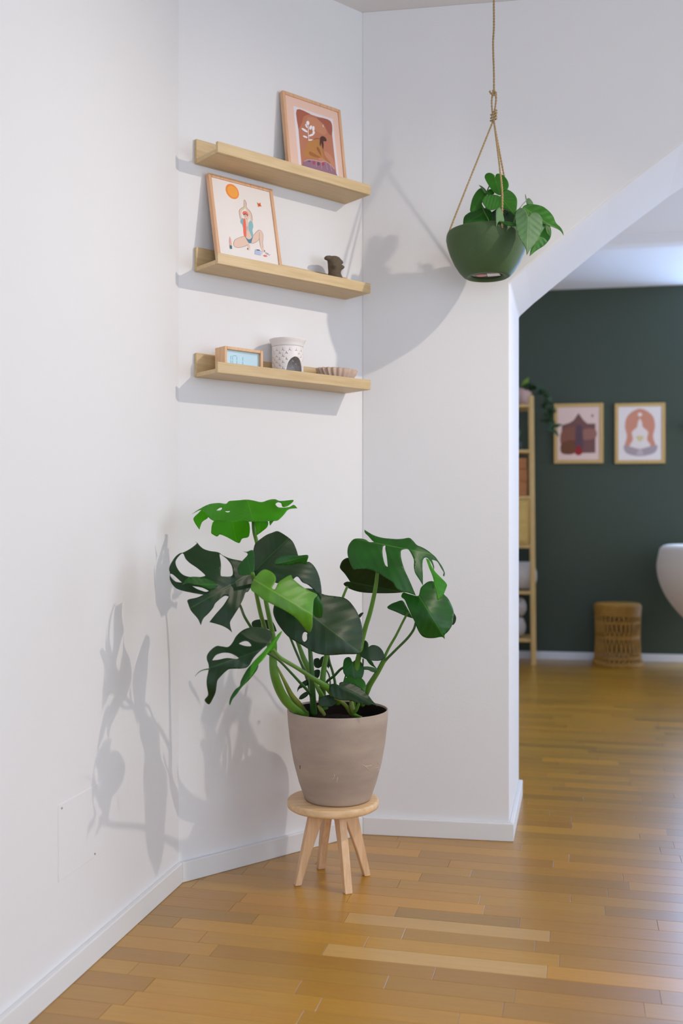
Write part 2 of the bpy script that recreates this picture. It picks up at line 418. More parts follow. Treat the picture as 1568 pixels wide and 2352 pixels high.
# baseboards
BH, BT = .056, .014
def baseboard(name, pts, ns, h=BH, t=BT):
    """pts: plan corners; mitred strip standing off the wall by t"""
    mb = MB(); n = len(pts)
    off = []
    for i in range(n):
        if i == 0: q = ns[0]*t
        elif i == n-1: q = ns[-1]*t
        else:
            a, b = ns[i-1], ns[i]; q = (a+b)/(1+a.dot(b))*t
        off.append(pts[i]+q)
    for i in range(n-1):
        mb.prism([pts[i], off[i], off[i+1], pts[i+1]], Z*h)
    return struct(mb.build(name, M_base, bevel=.003))
baseboard('baseboard_left', [AEND, CA], [NA])
cnr = (NA+NB)/(1+NA.dot(NB))*BT
def bb2(name, a, b, ca, cb, n):
    mb = MB(); mb.prism([a, a+ca, b+cb, b], Z*BH); return struct(mb.build(name, M_base, bevel=.0025))
bpy.data.objects.remove(bpy.data.objects['baseboard_left'])
NJ = NA
bb2('baseboard_left', AEND, CA, NA*BT, cnr, NA)
c2 = (NB+NC)/(1+NB.dot(NC))*BT; c3 = (NC+NJ)/(1+NC.dot(NJ))*BT
bb2('baseboard_corner', CA, CB, cnr, c2, NB)
bb2('baseboard_back', CB, JF, c2, c3, NC)
bb2('baseboard_jamb', JF, JF+DA*TH, c3, NJ*BT, NJ)
mb = MB(); mb.prism([gp_(-1.1,0), gp_(WS+2.0,0), gp_(WS+2.0,0)+NG*.015, gp_(-1.1,0)+NG*.015], Z*.055); struct(mb.build('baseboard_green', M_base, bevel=.003))

# ------------------------------------------------------------------ floor: parquet strips
U = Vector((DA.y, -DA.x, 0)); V = DA.copy()    # strips run across the doorway direction
mb = MB(); mb.box((-2.0,-2.1,-.08),(X2+.2,7.6,-.0085)); floor = struct(mb.build('floor', M_sub))
ROW = .0648
rowlist = []
def tone(): 
    q = R.gauss(0, 1); k = max(.84, min(1.16, 1+.05*q)); rr = R.uniform(-3, 5)
    return lin((min(255, (170+rr)*k), min(255, 122*k), min(255, (22-rr)*k)))
fixed = {0: [(-.5715,-.0637,(196,154,84))], 3: [(-.565,-.063,(188,146,78))]}
strips = []
for k in range(-68, 92):
    v0 = 2.222 + k*ROW
    if k in fixed:
        u0, u1, c = fixed[k][0]; strips.append((k, u0, u1, lin(c)))
        u = u0
        while u > -2.6:
            L = R.uniform(.30, .52); strips.append((k, u-L, u, tone())); u -= L
        u = u1
    else: u = -2.6 - R.uniform(0, .5)
    while u < 4.4:
        L = R.uniform(.26, .52); strips.append((k, u, u+L, tone())); u += L
def inside(c):
    if c.y < -2.0 or c.y > 7.4 or c.x > X2+.1: return False
    if (c-CA).dot(NA) < -.3 and c.y < 3.3: return False
    if (c-CA).dot(NB) < -.3 and c.y < 3.3 and c.x < .2: return False
    if c.y > 3.3 and c.x < .2: return False
    return True
def visible(k, u0, u1):
    v = 2.222+(k+.5)*ROW; hit = False
    for q in (0, .25, .5, .75, 1):
        c = U*(u0+(u1-u0)*q)+V*v
        if c.y < 1.5: continue
        px = CX+c.x/c.y*F; py = HY+F/c.y
        if not (-10 < px < 1590 and py < 2400): continue
        if (c-CA).dot(NA) < -.02 and c.y < 2.9: continue
        if (c-CA).dot(NB) < -.02 and c.x < CB.x: continue
        if c.y > 3.05 and px < 1178: continue
        hit = True
    return hit
def strip_geo(mb, k, u0, u1, c, cols, uvs):
    g = .00035; v0 = 2.222+k*ROW; a, b = u0+g, u1-g; p, q = v0+g, v0+ROW-g; dz = -R.uniform(0, .0001)
    e = .0004; zb = -.0085
    base = len(mb.v)
    P8 = [(a,p,zb),(b,p,zb),(b,q,zb),(a,q,zb),(a,p,dz-.0003),(b,p,dz-.0003),(b,q,dz-.0003),(a,q,dz-.0003),(a+e,p+e,dz),(b-e,p+e,dz),(b-e,q-e,dz),(a+e,q-e,dz)]
    vs = [U*x+V*y+Z*z for x, y, z in P8]
    fs = [(0,1,5,4),(1,2,6,5),(2,3,7,6),(3,0,4,7),(4,5,9,8),(5,6,10,9),(6,7,11,10),(7,4,8,11),(8,9,10,11)]
    mb.add(vs, fs); ou, ov = R.uniform(0, 50), R.uniform(0, 50)
    cols += [c]*12; uvs += [(x-a+ou, y-p+ov) for x, y, z in P8]
def finish_floor(o, cols, uvs):
    me = o.data; ca = me.color_attributes.new('Col', 'FLOAT_COLOR', 'POINT')
    for i, c in enumerate(cols): ca.data[i].color = (*c, 1)
    ul = me.uv_layers.new(name='UVMap')
    for lp in me.loops: ul.data[lp.index].uv = uvs[lp.vertex_index]
cand = []; rest = []
for s in strips:
    c = U*((s[1]+s[2])/2)+V*(2.222+(s[0]+.5)*ROW)
    if not inside(c) and not visible(*s[:3]): continue
    wpx = F*ROW/max(c.y, .3)**2
    if visible(*s[:3]) and wpx > 6.0: cand.append((c.y, s))
    else: rest.append(s)
cand.sort(key=lambda t: t[0]); rest += [t[1] for t in cand[290:]]; cand = cand[:290]
for _, s in cand:
    mb = MB(); cols = []; uvs = []; strip_geo(mb, s[0], s[1], s[2], s[3], cols, uvs)
    finish_floor(mb.build('plank', M_floor, floor, fixn=False), cols, uvs)
mb = MB(); cols = []; uvs = []
for s in rest: strip_geo(mb, s[0], s[1], s[2], s[3], cols, uvs)
fr = mb.build('parquet', M_floor, floor, fixn=False); finish_floor(fr, cols, uvs); fr['kind'] = 'stuff'

# ------------------------------------------------------------------ flush access hatch in the left wall
def onA(px, py):   # point on the left wall under a pixel of the photograph
    k = (px-CX)/F; y = (-.451-.236*2.759)/(k-.236); return Vector((k*y, y, 1-(py-HY)/F*y))
h0 = onA(133,1850); h1 = onA(133,2027); h2 = onA(262,1945)
mb = MB(); zt, zb = h0.z, h1.z; wd = .20
a = Vector((h1.x, h1.y, zb)) - NA*.001
mb.prism([a, a+DA*wd, a+DA*wd+Z*(zt-zb), a+Z*(zt-zb)], NA*.0026)
hatch = mb.build('access_hatch', M_wall, bevel=.001)
tag(hatch, 'flush white access hatch low in the left wall', 'hatch')
M_screw = mat('screw_grey', (150,150,140), .5, .5)
for x, y in ((140,1856), (216,1961)):
    p = onA(x, y) + NA*.0018
    mb = MB(); mb.tube([p, p+NA*.0012], .0022, 10); mb.build('screw', M_screw, hatch)

# ------------------------------------------------------------------ picture ledges
def onB(t, off, z): return CA + (CB-CA)*t + NB*off + Z*z
MBm = Matrix(((DB.x, NB.x, 0, 0), (DB.y, NB.y, 0, 0), (0, 0, 1, 0), (0, 0, 0, 1)))   # local x along the wall, y out of it
def localB(t, z):
    o = CA + (CB-CA)*t + Z*z; m = MBm.copy(); m.translation = o; return m
T0, T1 = .0747, .8999
SL = (T1-T0)*LB; SD = .12
def ledge(z, label):
    root = thing('picture_ledge', onB((T0+T1)/2, 0, z), label, 'shelf', 'oak picture ledges on the shelf wall')
    M0 = localB(T0, z)
    def part(name, lo, hi, bev=.0012):
        mb = MB(); mb.box(lo, hi); o = mb.build(name, M_shelf, bevel=bev)
        # keep local axes so that the grain follows the board
        o.parent = root; o.matrix_local = Matrix.Translation(-root.location) @ M0
        return o
    part('back_panel', (0, .001, 0), (SL, .011, .068))
    part('base', (0, .0112, 0), (SL, SD-.0102, .012))
    part('front_lip', (0, SD-.010, 0), (SL, SD, .030))
    return root
ZS = [2.001, 1.699, 1.403]
ledge(ZS[0], 'light oak picture ledge, topmost of the three, holding a pink-matted picture')
ledge(ZS[1], 'light oak picture ledge in the middle, holding a white picture and a clay torso')
ledge(ZS[2], 'light oak picture ledge, lowest of the three, holding a clock and a tealight holder')

# ------------------------------------------------------------------ framed pictures
def invbil(quad, x, y):
    (ax,ay),(bx,by),(cx,cy),(dx,dy) = quad   # TL TR BR BL -> u right, v down
    u, v = .5, .5
    for _ in range(12):
        fx = ax*(1-u)*(1-v)+bx*u*(1-v)+cx*u*v+dx*(1-u)*v-x; fy = ay*(1-u)*(1-v)+by*u*(1-v)+cy*u*v+dy*(1-u)*v-y
        a = -ax*(1-v)+bx*(1-v)+cx*v-dx*v; b = -ax*(1-u)-bx*u+cx*u+dx*(1-u)
        c = -ay*(1-v)+by*(1-v)+cy*v-dy*v; d = -ay*(1-u)-by*u+cy*u+dy*(1-u)
        det = a*d-b*c; u -= (fx*d-b*fy)/det; v -= (a*fy-c*fx)/det
    return u, v
def picture(name, M0, W, H, mould, dep, layers, mats, label, quad=None, group=None, recess=.004, base=(232,226,224)):
    """frame standing in local xz, face towards +y; layers = flat print shapes (colour, points)"""
    root = thing(name, M0.translation, label, 'picture', group)
    def place(o): o.parent = root; o.matrix_local = Matrix.Translation(-root.location) @ M0
    mb = MB()
    mb.box((0,0,0),(mould,dep,H)); mb.box((W-mould,0,0),(W,dep,H)); mb.box((mould,0,0),(W-mould,dep,mould)); mb.box((mould,0,H-mould),(W-mould,dep,H))
    place(mb.build('frame', mats, bevel=.0015))
    mb = MB(); mb.box((mould,.001,mould),(W-mould,.004,H-mould)); place(mb.build('backing', mat(name+'_backing', (150,120,90), .8)))
    vs = []; fs = []; cols = []; y0 = dep-recess
    def poly(c, pts, lay):
        b = len(vs); ring = [Vector((p[0], 0, p[1])) for p in pts]
        for p in ring: vs.append((p.x, y0+lay*.00004, p.z)); cols.append(lin(c))
        for t in tessellate_polygon([ring]): fs.append(tuple(b+i for i in t))
    m = mould
    poly(base, [(m,m),(W-m,m),(W-m,H-m),(m,H-m)], 0)
    lay = 1
    for c, pts, kind in layers:
        if quad: q = [invbil(quad, x, y) for x, y in pts]; pp = [(u*W, (1-v)*H) for u, v in q]
        else: pp = [(u*W, v*H) for u, v in pts]
        if kind == 's': pp = [tuple(p) for p in cr(pp, 4, True, .5)]
        elif isinstance(kind, float):      # stroke of that width in metres
            c_ = cr(pp, 4); left = []; right = []
            for i, p in enumerate(c_):
                t = (c_[min(i+1, len(c_)-1)]-c_[max(i-1, 0)]); t = Vector((-t.y, t.x)).normalized() if t.length else Vector((0, 1))
                left.append(tuple(p+t*kind/2)); right.append(tuple(p-t*kind/2))
            pp = left+right[::-1]
        e = m*.98
        pp = [(min(max(a, e), W-e), min(max(b, e), H-e)) for a, b in pp]
        poly(c, pp, lay); lay += 1
    me = bpy.data.meshes.new('print'); me.from_pydata(vs, [], fs); me.materials.append(M_paper)
    ca = me.color_attributes.new('Col', 'FLOAT_COLOR', 'POINT')
    for i, c in enumerate(cols): ca.data[i].color = (*c, 1)
    o = bpy.data.objects.new('print', me); COL.objects.link(o); place(o)
    return root
def ell(cx, cy, rx, ry, n=20, rot=0):
    return [(cx+rx*math.cos(a)*math.cos(rot)-ry*math.sin(a)*math.sin(rot), cy+rx*math.cos(a)*math.sin(rot)+ry*math.sin(a)*math.cos(rot)) for a in [2*PI*i/n for i in range(n)]]
def lean(t, z, off_bot, off_top, H):
    m = localB(t, z); ang = math.asin((off_bot-off_top)/H)
    m = m @ Matrix.Translation((0, off_bot, 0)) @ Matrix.Rotation(ang, 4, 'X')
    return m
PW, PH = .2255, .272
q1 = [(150,130),(1310,510),(1385,2175),(214,1844)]
terr = (186,122,96)
L1 = [
 ((232,196,180), [(200,170),(1300,540),(1380,2160),(230,1830)], 0),
 ((228,220,226), [(362,430),(1150,685),(1230,1990),(425,1760)], 0),
 (terr, [(425,505),(1105,730),(1180,1920),(470,1700)], 0),
 ((170,98,78), [(425,505),(700,590),(560,640),(520,760),(440,900)], 's'),
 ((164,96,80), [(820,640),(1105,730),(1118,1000),(1050,980),(960,800),(860,720)], 's'),
 ((196,134,104), [(650,650),(850,700),(1000,900),(960,1000),(760,900),(620,760)], 's'),
 ((198,136,110), [(700,1250),(1000,1350),(1120,1500),(1140,1700),(900,1600)], 's'),
 # kneeling figure seen from the side, hair hanging
 ((184,128,74), [(600,1150),(740,1090),(860,1110),(900,1200),(920,1320),(960,1420),(1010,1490),(1040,1540),(1000,1560),(930,1500),(870,1450),(760,1480),(620,1470),(530,1420),(540,1300),(590,1240)], 's'),
 ((160,102,56), [(640,1330),(760,1390),(880,1460),(760,1450),(640,1400)], 's'),
 ((150,94,54), [(800,1240),(850,1300),(880,1440),(840,1380),(790,1290)], 's'),
 ((176,116,76), [(890,1210),(930,1290),(950,1410),(1010,1500),(1060,1560),(1020,1570),(940,1490),(900,1350)], 's'),
 ((84,48,48), [(865,1080),(885,1040),(930,1030),(975,1055),(1000,1110),(975,1135),(935,1130),(935,1200),(920,1300),(900,1240),(885,1160),(870,1230),(852,1200)], 's'),
 ((94,56,50), [(740,1095),(790,1078),(865,1082)], .0015),
 # sprig
 ((238,232,236), [(640,1110),(630,960),(640,850),(635,760)], .0022),
 ((238,232,236), ell(632,770,32,42), 's'), ((238,232,236), ell(600,830,16,46,16,-.4), 's'), ((238,232,236), ell(685,860,26,46,16,.4), 's'),
 ((238,232,236), ell(738,880,26,52,16,.1), 's'), ((238,232,236), ell(740,960,24,36,16,.2), 's'), ((238,232,236), ell(560,915,70,22,16,.6), 's'),
 ((238,232,236), ell(690,1010,56,20,16,-.35), 's'), ((238,232,236), ell(565,1045,48,18,16,.4), 's'), ((238,232,236), ell(665,1108,46,14,16,-.1), 's'),
 ((238,210,196), [(950,795),(930,815),(935,845),(965,855),(950,840),(945,815)], 's'),
 # patterned rug
 ((150,112,132), [(520,1530),(600,1498),(760,1515),(860,1545),(940,1530),(1040,1590),(1120,1680),(1175,1880),(500,1700)], 's'),
 ((206,180,190), [(520,1530),(600,1500),(760,1515),(860,1545),(940,1530),(1040,1590),(1120,1680)], .0016),
 ((176,76,84), ell(715,1560,26,34), 's'), ((120,70,90), ell(805,1580,30,36), 's'), ((178,78,80), ell(900,1585,28,34), 's'), ((120,80,104), ell(620,1530,30,18), 's'),
 ((206,180,190), [(760,1530),(765,1640)], .001), ((206,180,190), [(860,1550),(865,1680)], .001), ((206,180,190), [(960,1560),(985,1700)], .001), ((214,190,200), [(1040,1600),(1075,1730)], .001)]
picture('framed_picture', lean(.511, ZS[0]+.012, .040, .003, PH), PW, PH, .010, .016, L1, M_frame,
        'leaning wooden framed print, pink mat around a terracotta painting of a kneeling figure', q1)
q2 = [(85,80),(1365,415),(1520,2212),(220,1953)]
sk = (226,196,180); skl = (150,110,96)
L2 = [
 ((240,142,66), ell(553,457,118,168,28,-.50), 's'), ((242,166,78), ell(560,460,92,134,28,-.50), 's'),
 # raised arms, head, open blue shirt, orange scarf, squatting legs
 (sk, [(775,700),(785,635),(800,640),(822,700),(825,790),(880,850),(920,930),(935,1080),(895,1060),(870,940),(820,850),(790,800),(735,850),(715,940),(725,1010),(695,1040),(672,900),(680,840),(770,770)], 's'),
 ((200,206,160), [(735,810),(775,780),(800,800),(745,850)], 's'),
 (sk, [(775,900),(860,900),(865,1000),(840,1080),(880,1120),(900,1330),(895,1400),(850,1460),(790,1400),(780,1200),(800,1070),(765,1000)], 's'),
 ((232,118,102), [(742,930),(745,880),(785,862),(830,880),(858,940),(850,950),(800,915),(755,935)], 's'),
 ((96,56,46), [(750,945),(790,915),(840,945),(850,970),(800,935),(760,950)], 's'),
 ((132,176,184), [(735,1010),(700,1040),(690,1100),(720,1140),(745,1240),(750,1370),(770,1390),(780,1200),(760,1050)], 's'),
 ((138,184,190), [(870,1080),(900,1060),(935,1100),(945,1190),(925,1260),(938,1370),(910,1420),(880,1330),(845,1230),(855,1120)], 's'),
 ((232,110,92), [(755,1020),(790,1040),(800,1200),(795,1390),(760,1400),(742,1330),(742,1150)], 's'),
 ((150,180,200), [(810,1180),(830,1185),(825,1280),(812,1260)], 's'),
 (sk, [(750,1385),(640,1420),(560,1470),(535,1540),(555,1600),(640,1620),(760,1600),(820,1570),(815,1660),(850,1672),(862,1600),(850,1540),(820,1500)], 's'),
 (sk, [(940,1370),(1010,1290),(1070,1255),(1120,1300),(1140,1380),(1130,1480),(1115,1560),(1130,1630),(1165,1690),(1150,1720),(1110,1680),(1070,1590),(1065,1440),(1000,1500),(930,1530),(880,1520)], 's'),
 (skl, [(750,1385),(640,1420),(560,1470),(535,1540),(555,1600),(640,1620),(760,1590),(820,1560)], .0008),
 (skl, [(940,1370),(1010,1290),(1070,1255),(1120,1300),(1140,1380),(1125,1500),(1130,1620)], .0008),
 (skl, [(1060,1440),(1000,1500),(930,1530),(880,1520)], .0008), (skl, [(1065,1300),(1060,1440),(1075,1590)], .0008),
 (skl, [(775,770),(780,640),(795,632),(822,700),(825,790),(880,850),(922,930),(930,1060)], .0008), (skl, [(770,775),(690,830),(672,900),(690,1030)], .0008),
 ((84,132,158), [(765,1390),(850,1455),(935,1380),(910,1450),(885,1525),(845,1525),(815,1480)], 's'),
 ((110,80,70), ell(790,965,9,6), 's'), ((110,80,70), ell(828,970,9,6), 's'), ((196,110,100), ell(812,1022,12,5), 's'),
 ((60,60,50), ell(812,1645,9,16), 's'), ((70,70,50), ell(1155,1690,9,16), 's'),
 # candle, mug, little flower
 ((232,168,160), [(455,1430),(480,1430),(496,1580),(460,1585)], 's'), ((220,170,120), ell(467,1415,8,18), 's'), ((60,120,120), [(455,1575),(496,1580),(500,1650),(458,1648)], 0),
 ((176,190,220), [(965,1655),(1075,1685),(1072,1780),(950,1755)], 0), ((60,62,74), ell(1020,1672,42,10,14,.15), 's'), ((176,190,220), [(1075,1695),(1105,1700),(1098,1745),(1072,1755)], .0012),
 ((226,110,60), [(1040,680),(1075,710),(1110,685),(1112,730),(1135,770),(1095,765),(1060,780),(1062,740)], 0), ((196,84,40), ell(1085,735,20,20), 's'),
 ((150,120,170), [(1170,1740),(1185,1720),(1200,1760),(1220,1735),(1240,1775),(1270,1765)], .0012), ((232,110,100), ell(1165,1790,40,16,14,.2), 's')]
picture('framed_picture', lean(.1257, ZS[1]+.012, .058, .003, PH), PW-.003, PH, .010, .016, L2, M_frame,
        'leaning wooden framed white print of a squatting figure with raised arms under an orange sun', q2)
# two pictures on the green wall
def gmat(px, w_, zb, off=.002):
    k = (px-CX)/F; s = (k*GL.y-GL.x)/(DG.x-k*DG.y)
    m = Matrix(((DG.x, NG.x, 0, 0), (DG.y, NG.y, 0, 0), (0,0,1,0), (0,0,0,1))); m.translation = gp_(s, zb)+NG*off; return m
dg = 7.15
z3 = 1+(HY-1065.5)/F*7.24; h3 = 136/F*7.24; w3_ = 108/F*7.22/ DG.x
L3 = [((118,78,72), [(.16,.17),(.84,.17),(.84,.66),(.68,.66),(.60,.72),(.50,.84),(.40,.72),(.32,.68),(.16,.64)], 0),
 ((134,84,66), [(.16,.30),(.44,.36),(.44,.60),(.16,.54)], 's'), ((112,66,40), [(.16,.17),(.42,.17),(.42,.38),(.16,.34)], 's'), ((150,100,86), [(.58,.40),(.84,.42),(.84,.56),(.60,.56)], 's'),
 ((92,66,76), [(.44,.20),(.58,.20),(.57,.62),(.45,.62)], 's'), ((150,34,34), [(.50,.30),(.58,.20),(.54,.14),(.46,.14),(.42,.20)], 's'), ((120,80,76), ell(.78,.79,.02,.025), 's')]
picture('framed_picture', gmat(1271.5, .3, z3), w3_, h3, .026, .022, L3, M_frame2,
        'framed print of a dark purple mountain on pale pink on the green wall', base=(226,196,184))
z4 = 1+(HY-1065)/F*7.12; h4 = 138/F*7.12; w4_ = 109.5/F*7.11/DG.x
L4 = [((204,138,112), [(.22,.22),(.24,.45),(.20,.62),(.26,.80),(.50,.91),(.74,.80),(.80,.62),(.76,.45),(.78,.22)], 's'),
 ((228,212,204), [(.30,.24),(.36,.40),(.34,.52),(.44,.60),(.46,.68),(.50,.75),(.54,.68),(.56,.60),(.66,.52),(.64,.40),(.70,.24)], 's'),
 ((214,192,140), [(.42,.44),(.50,.36),(.58,.44),(.50,.46)], 's'),
 ((168,150,152), [(.18,.30),(.35,.27),(.5,.24),(.65,.27),(.84,.30),(.80,.18),(.62,.13),(.5,.12),(.38,.13),(.22,.18)], 's'),
 ((226,214,206), [(.30,.33),(.5,.28),(.72,.33),(.5,.36)], 's'), ((190,170,170), [(.42,.14),(.5,.25),(.58,.14)], 's'), ((236,222,210), ell(.5,.81,.04,.03), 's')]
picture('framed_picture', gmat(1411, .3, z4), w4_, h4, .024, .022, L4, M_frame2,
        'framed print of a seated white figure under an orange arch on the green wall', base=(228,216,210))

# ------------------------------------------------------------------ clock
c0 = localB(.1375, ZS[2]+.012)
ck = thing('digital_clock', onB(.235, .065, ZS[2]+.012), 'small wooden digital clock with a pale blue screen on the lowest ledge', 'clock')
def placeB(o, root, M0): o.parent = root; o.matrix_local = Matrix.Translation(-root.location) @ M0
CWd, CHt = .130, .0695
mb = MB(); y0, y1 = .040, .0905; t = .0085
mb.box((0,y0,0),(t,y1,CHt)); mb.box((CWd-t,y0,0),(CWd,y1,CHt)); mb.box((t,y0,0),(CWd-t,y1,t)); mb.box((t,y0,CHt-t),(CWd-t,y1,CHt)); mb.box((t,y0,t),(CWd-t,y0+.036,CHt-t))
placeB(mb.build('case', M_clock, bevel=.0018), ck, c0)
M_lcd = mat('lcd_pale_blue', (184,212,226), .15, .5)
b = M_lcd.node_tree.nodes['Principled BSDF']; b.inputs['Emission Color'].default_value = (.62,.85,.95,1); b.inputs['Emission Strength'].default_value = .10
mb = MB(); mb.box((t,y0+.0362,t),(CWd-t,y0+.040,CHt-t)); placeB(mb.build('screen', M_lcd), ck, c0)
M_dig = mat('lcd_digit', (150,200,214), .4, .3)
mb = MB()
def seg(x, z, on):
    sx, sz, g = .011, .013, .0028
    S = {'a':(x,z+2*sz,x+sx,z+2*sz+g),'g':(x,z+sz,x+sx,z+sz+g),'d':(x,z,x+sx,z+g),'f':(x-g,z+sz+g,x,z+2*sz),'b':(x+sx,z+sz+g,x+sx+g,z+2*sz),'e':(x-g,z+g,x,z+sz),'c':(x+sx,z+g,x+sx+g,z+sz)}
    for k_ in on:
        a_, b_, c_, d_ = S[k_]; mb.box((a_, y0+.0401, b_),(c_, y0+.0404, d_))
seg(.006+t, .020, 'bc'); seg(.026+t, .020, 'abcdef'); seg(.046+t, .020, 'bc')
placeB(mb.build('digit', M_dig), ck, c0)

# ------------------------------------------------------------------ ceramic tealight holder with pierced pattern
tc_ = onB(.494, .060, ZS[2]+.0122)
th_ = thing('tealight_holder', tc_, 'white ceramic tealight holder with pierced star pattern and arched opening', 'candle holder')
RB = .0465; face = math.atan2(-tc_.y, -tc_.x)
HB = .094
def ypts(a, z, s=.0054, w_=.0011):
    pts = []
    for i in range(3):
        ang = PI/2 + i*2*PI/3
        d = (math.cos(ang), math.sin(ang)); nrm = (-d[1], d[0])
        pts += [(a*RB+d[0]*s-nrm[0]*w_*.5, z+d[1]*s-nrm[1]*w_*.5), (a*RB+d[0]*s+nrm[0]*w_*.5, z+d[1]*s+nrm[1]*w_*.5)]
        an = ang+PI/3; pts.append((a*RB+math.cos(an)*w_*.58, z+math.sin(an)*w_*.58))
    return pts
holes = []
AC, AW, AH = math.radians(30), math.radians(37), .060
arch = [((AC-AW)*RB,.002)] + [((AC+AW*math.cos(q))*RB, .002+AH*math.sin(q)**.8) for q in [PI-PI*i/18 for i in range(1,18)]] + [((AC+AW)*RB,.002)]
for row in range(8):
    z = .081-row*.0090
    for j in range(14):
        a = -PI + 2*PI*(j+.5*(row % 2)+.27)/14
        if a > PI-.14 or a < -PI+.14: continue
        if abs(a-AC) < AW+.13 and z < .072*math.sqrt(max(0, 1-((a-AC)/(AW+.15))**2))+.004: continue
        holes.append(ypts(a, z))
holes.append(arch)
outer = [(-PI*RB,0)] + [(-PI*RB+2*PI*RB*i/72, 0) for i in range(1,72)] + [(PI*RB,0),(PI*RB,HB)] + [(PI*RB-2*PI*RB*i/72, HB) for i in range(1,72)] + [(-PI*RB,HB)]
VV, TT = fill2d(outer, holes, .0034)
me = bpy.data.meshes.new('body')
# photo-right is clockwise seen from above facing us -> angle increases to the right
me.from_pydata([(RB*math.cos(face+v.x/RB), RB*math.sin(face+v.x/RB), v.y) for v in VV], [], TT)
bm = bmesh.new(); bm.from_mesh(me); bmesh.ops.remove_doubles(bm, verts=bm.verts, dist=1e-5); bmesh.ops.recalc_face_normals(bm, faces=bm.faces); bm.to_mesh(me); bm.free()
me.materials.append(M_cer)
for p_ in me.polygons: p_.use_smooth = True
o = bpy.data.objects.new('body', me); COL.objects.link(o); o.parent = th_
so = o.modifiers.new('solid', 'SOLIDIFY'); so.thickness = .003; so.offset = -1 if sum((p_.normal.dot(p_.center) for p_ in me.polygons)) > 0 else 1
mb = MB(); mb.lathe([(.0001,.0995),(.030,.0995),(.0385,.100),(.0435,.108),(.0520,.1165),(.0545,.1165),(.0545,.1150),(.0500,.1080),(.0468,.0985),(.0466,.0935),(.0435,.0935),(.042,.0965),(.0001,.0965)], n=64)
d = mb.build('oil_dish', M_cer); d.parent = th_
mb = MB(); mb.lathe([(.0001,.0005),(.0436,.0005),(.0436,.003),(.0001,.003)], n=40); d = mb.build('floor_disc', M_cer); d.parent = th_

# ------------------------------------------------------------------ clay torso
tz = ZS[1]+.0122; tf = onB(.763, .057, tz)
tor = thing('clay_figurine', tf, 'small dark clay torso figurine without head on the middle ledge', 'figurine')
vs = []; n = 40; rows = 34; Hh = .098
def rad(z):
    pr = [(0,.021,.018),(.15,.025,.022),(.32,.0245,.021),(.50,.0205,.0175),(.70,.0225,.0175),(.88,.0255,.0165),(.96,.020,.014),(1.0,.010,.008)]
    for i in range(len(pr)-1):
        if z <= pr[i+1][0]:
            q = (z-pr[i][0])/(pr[i+1][0]-pr[i][0]); q = q*q*(3-2*q); return pr[i][1]*(1-q)+pr[i+1][1]*q, pr[i][2]*(1-q)+pr[i+1][2]*q
    return pr[-1][1:]
for i in range(rows+1):
    z = i/rows; rx, ry = rad(z)
    for j in range(n):
        a = 2*PI*j/n; k = 1.0
        def g(a0, z0, am, sa, sz):
            da = (a-a0+PI) % (2*PI)-PI; return am*math.exp(-(da/sa)**2-((z-z0)/sz)**2)
        k += g(-PI/2-.62,.66,.62,.36,.075)+g(-PI/2+.62,.66,.62,.36,.075)+g(-PI/2,.28,.30,.7,.15)
        vs.append((rx*k*math.cos(a), ry*k*math.sin(a), z*Hh))
fs = [(i*n+j, i*n+(j+1) % n, (i+1)*n+(j+1) % n, (i+1)*n+j) for i in range(rows) for j in range(n)]
fs += [tuple(range(n-1,-1,-1)), tuple(rows*n+j for j in range(n))]
mb = MB(); mb.add(vs, fs, 0, True)
mb.tube([(-.010,0,.0865),(-.021,0,.0885),(-.031,0,.0880),(-.0375,0,.0860)], [.011,.0090,.0070,.0040], 14)
mb.tube([(.010,0,.0865),(.019,-.001,.086),(.025,-.003,.083),(.028,-.004,.080)], [.011,.0085,.0065,.0040], 14)
o = mb.build('torso', M_clay); o.parent = tor; o.rotation_euler = (0,0,math.radians(40))

# ------------------------------------------------------------------ ribbed scalloped dish
sd = onB(.772, .061, ZS[2]+.0122)
mb = MB()
prf_ = [(.0001,.0005),(.022,.0005),(.036,.005),(.050,.016),(.063,.033),(.070,.046),(.0685,.048),(.060,.036),(.047,.020),(.033,.009),(.0001,.005)]
mb.lathe(prf_, n=220, sx=1.0, sy=.63, ripple=lambda a, z: 1+.075*math.sin(22*a)*min(1, z/.012))
o = mb.build('ribbed_dish', M_shell); o.location = sd; o.rotation_euler = (0,0,math.atan2(DB.y, DB.x))
tag(o, 'beige scalloped dish with deep ribs at the far end of the lowest ledge', 'dish')

# ------------------------------------------------------------------ stool
SX, SY = -.0236, 2.770; SZ0, SZ1 = .207, .229
st = thing('plant_stool', (SX, SY, 0), 'small round pale wood stool with four splayed legs under the monstera', 'stool')
mb = MB(); mb.lathe([(.0001,SZ0),(.122,SZ0),(.1262,SZ0+.003),(.127,SZ0+.008),(.127,SZ1-.004),(.124,SZ1-.0006),(.120,SZ1),(.0001,SZ1)], (SX,SY,0), 96)
mb.build('seat', M_stooltop, st, loc=(SX,SY,SZ0))
for ang in (198.8, 110.3, 293.2, 24.1):
    a = math.radians(ang); r = Vector((math.cos(a), math.sin(a), 0)); s_ = Vector((-r.y, r.x, 0)); c = Vector((SX,SY,0))
    t = .0105
    # blade: broad under the seat, tapering to the foot
    ring = [c+r*.094+Z*0, c+r*.112+Z*0, c+r*.066+Z*SZ0, c+r*.020+Z*SZ0, c+r*.070+Z*.075]
    mb = MB(); mb.prism([p-s_*t for p in ring], s_*2*t); mb.build('leg', M_stool, st, bevel=.0025, loc=(SX+r.x*.09, SY+r.y*.09, 0))

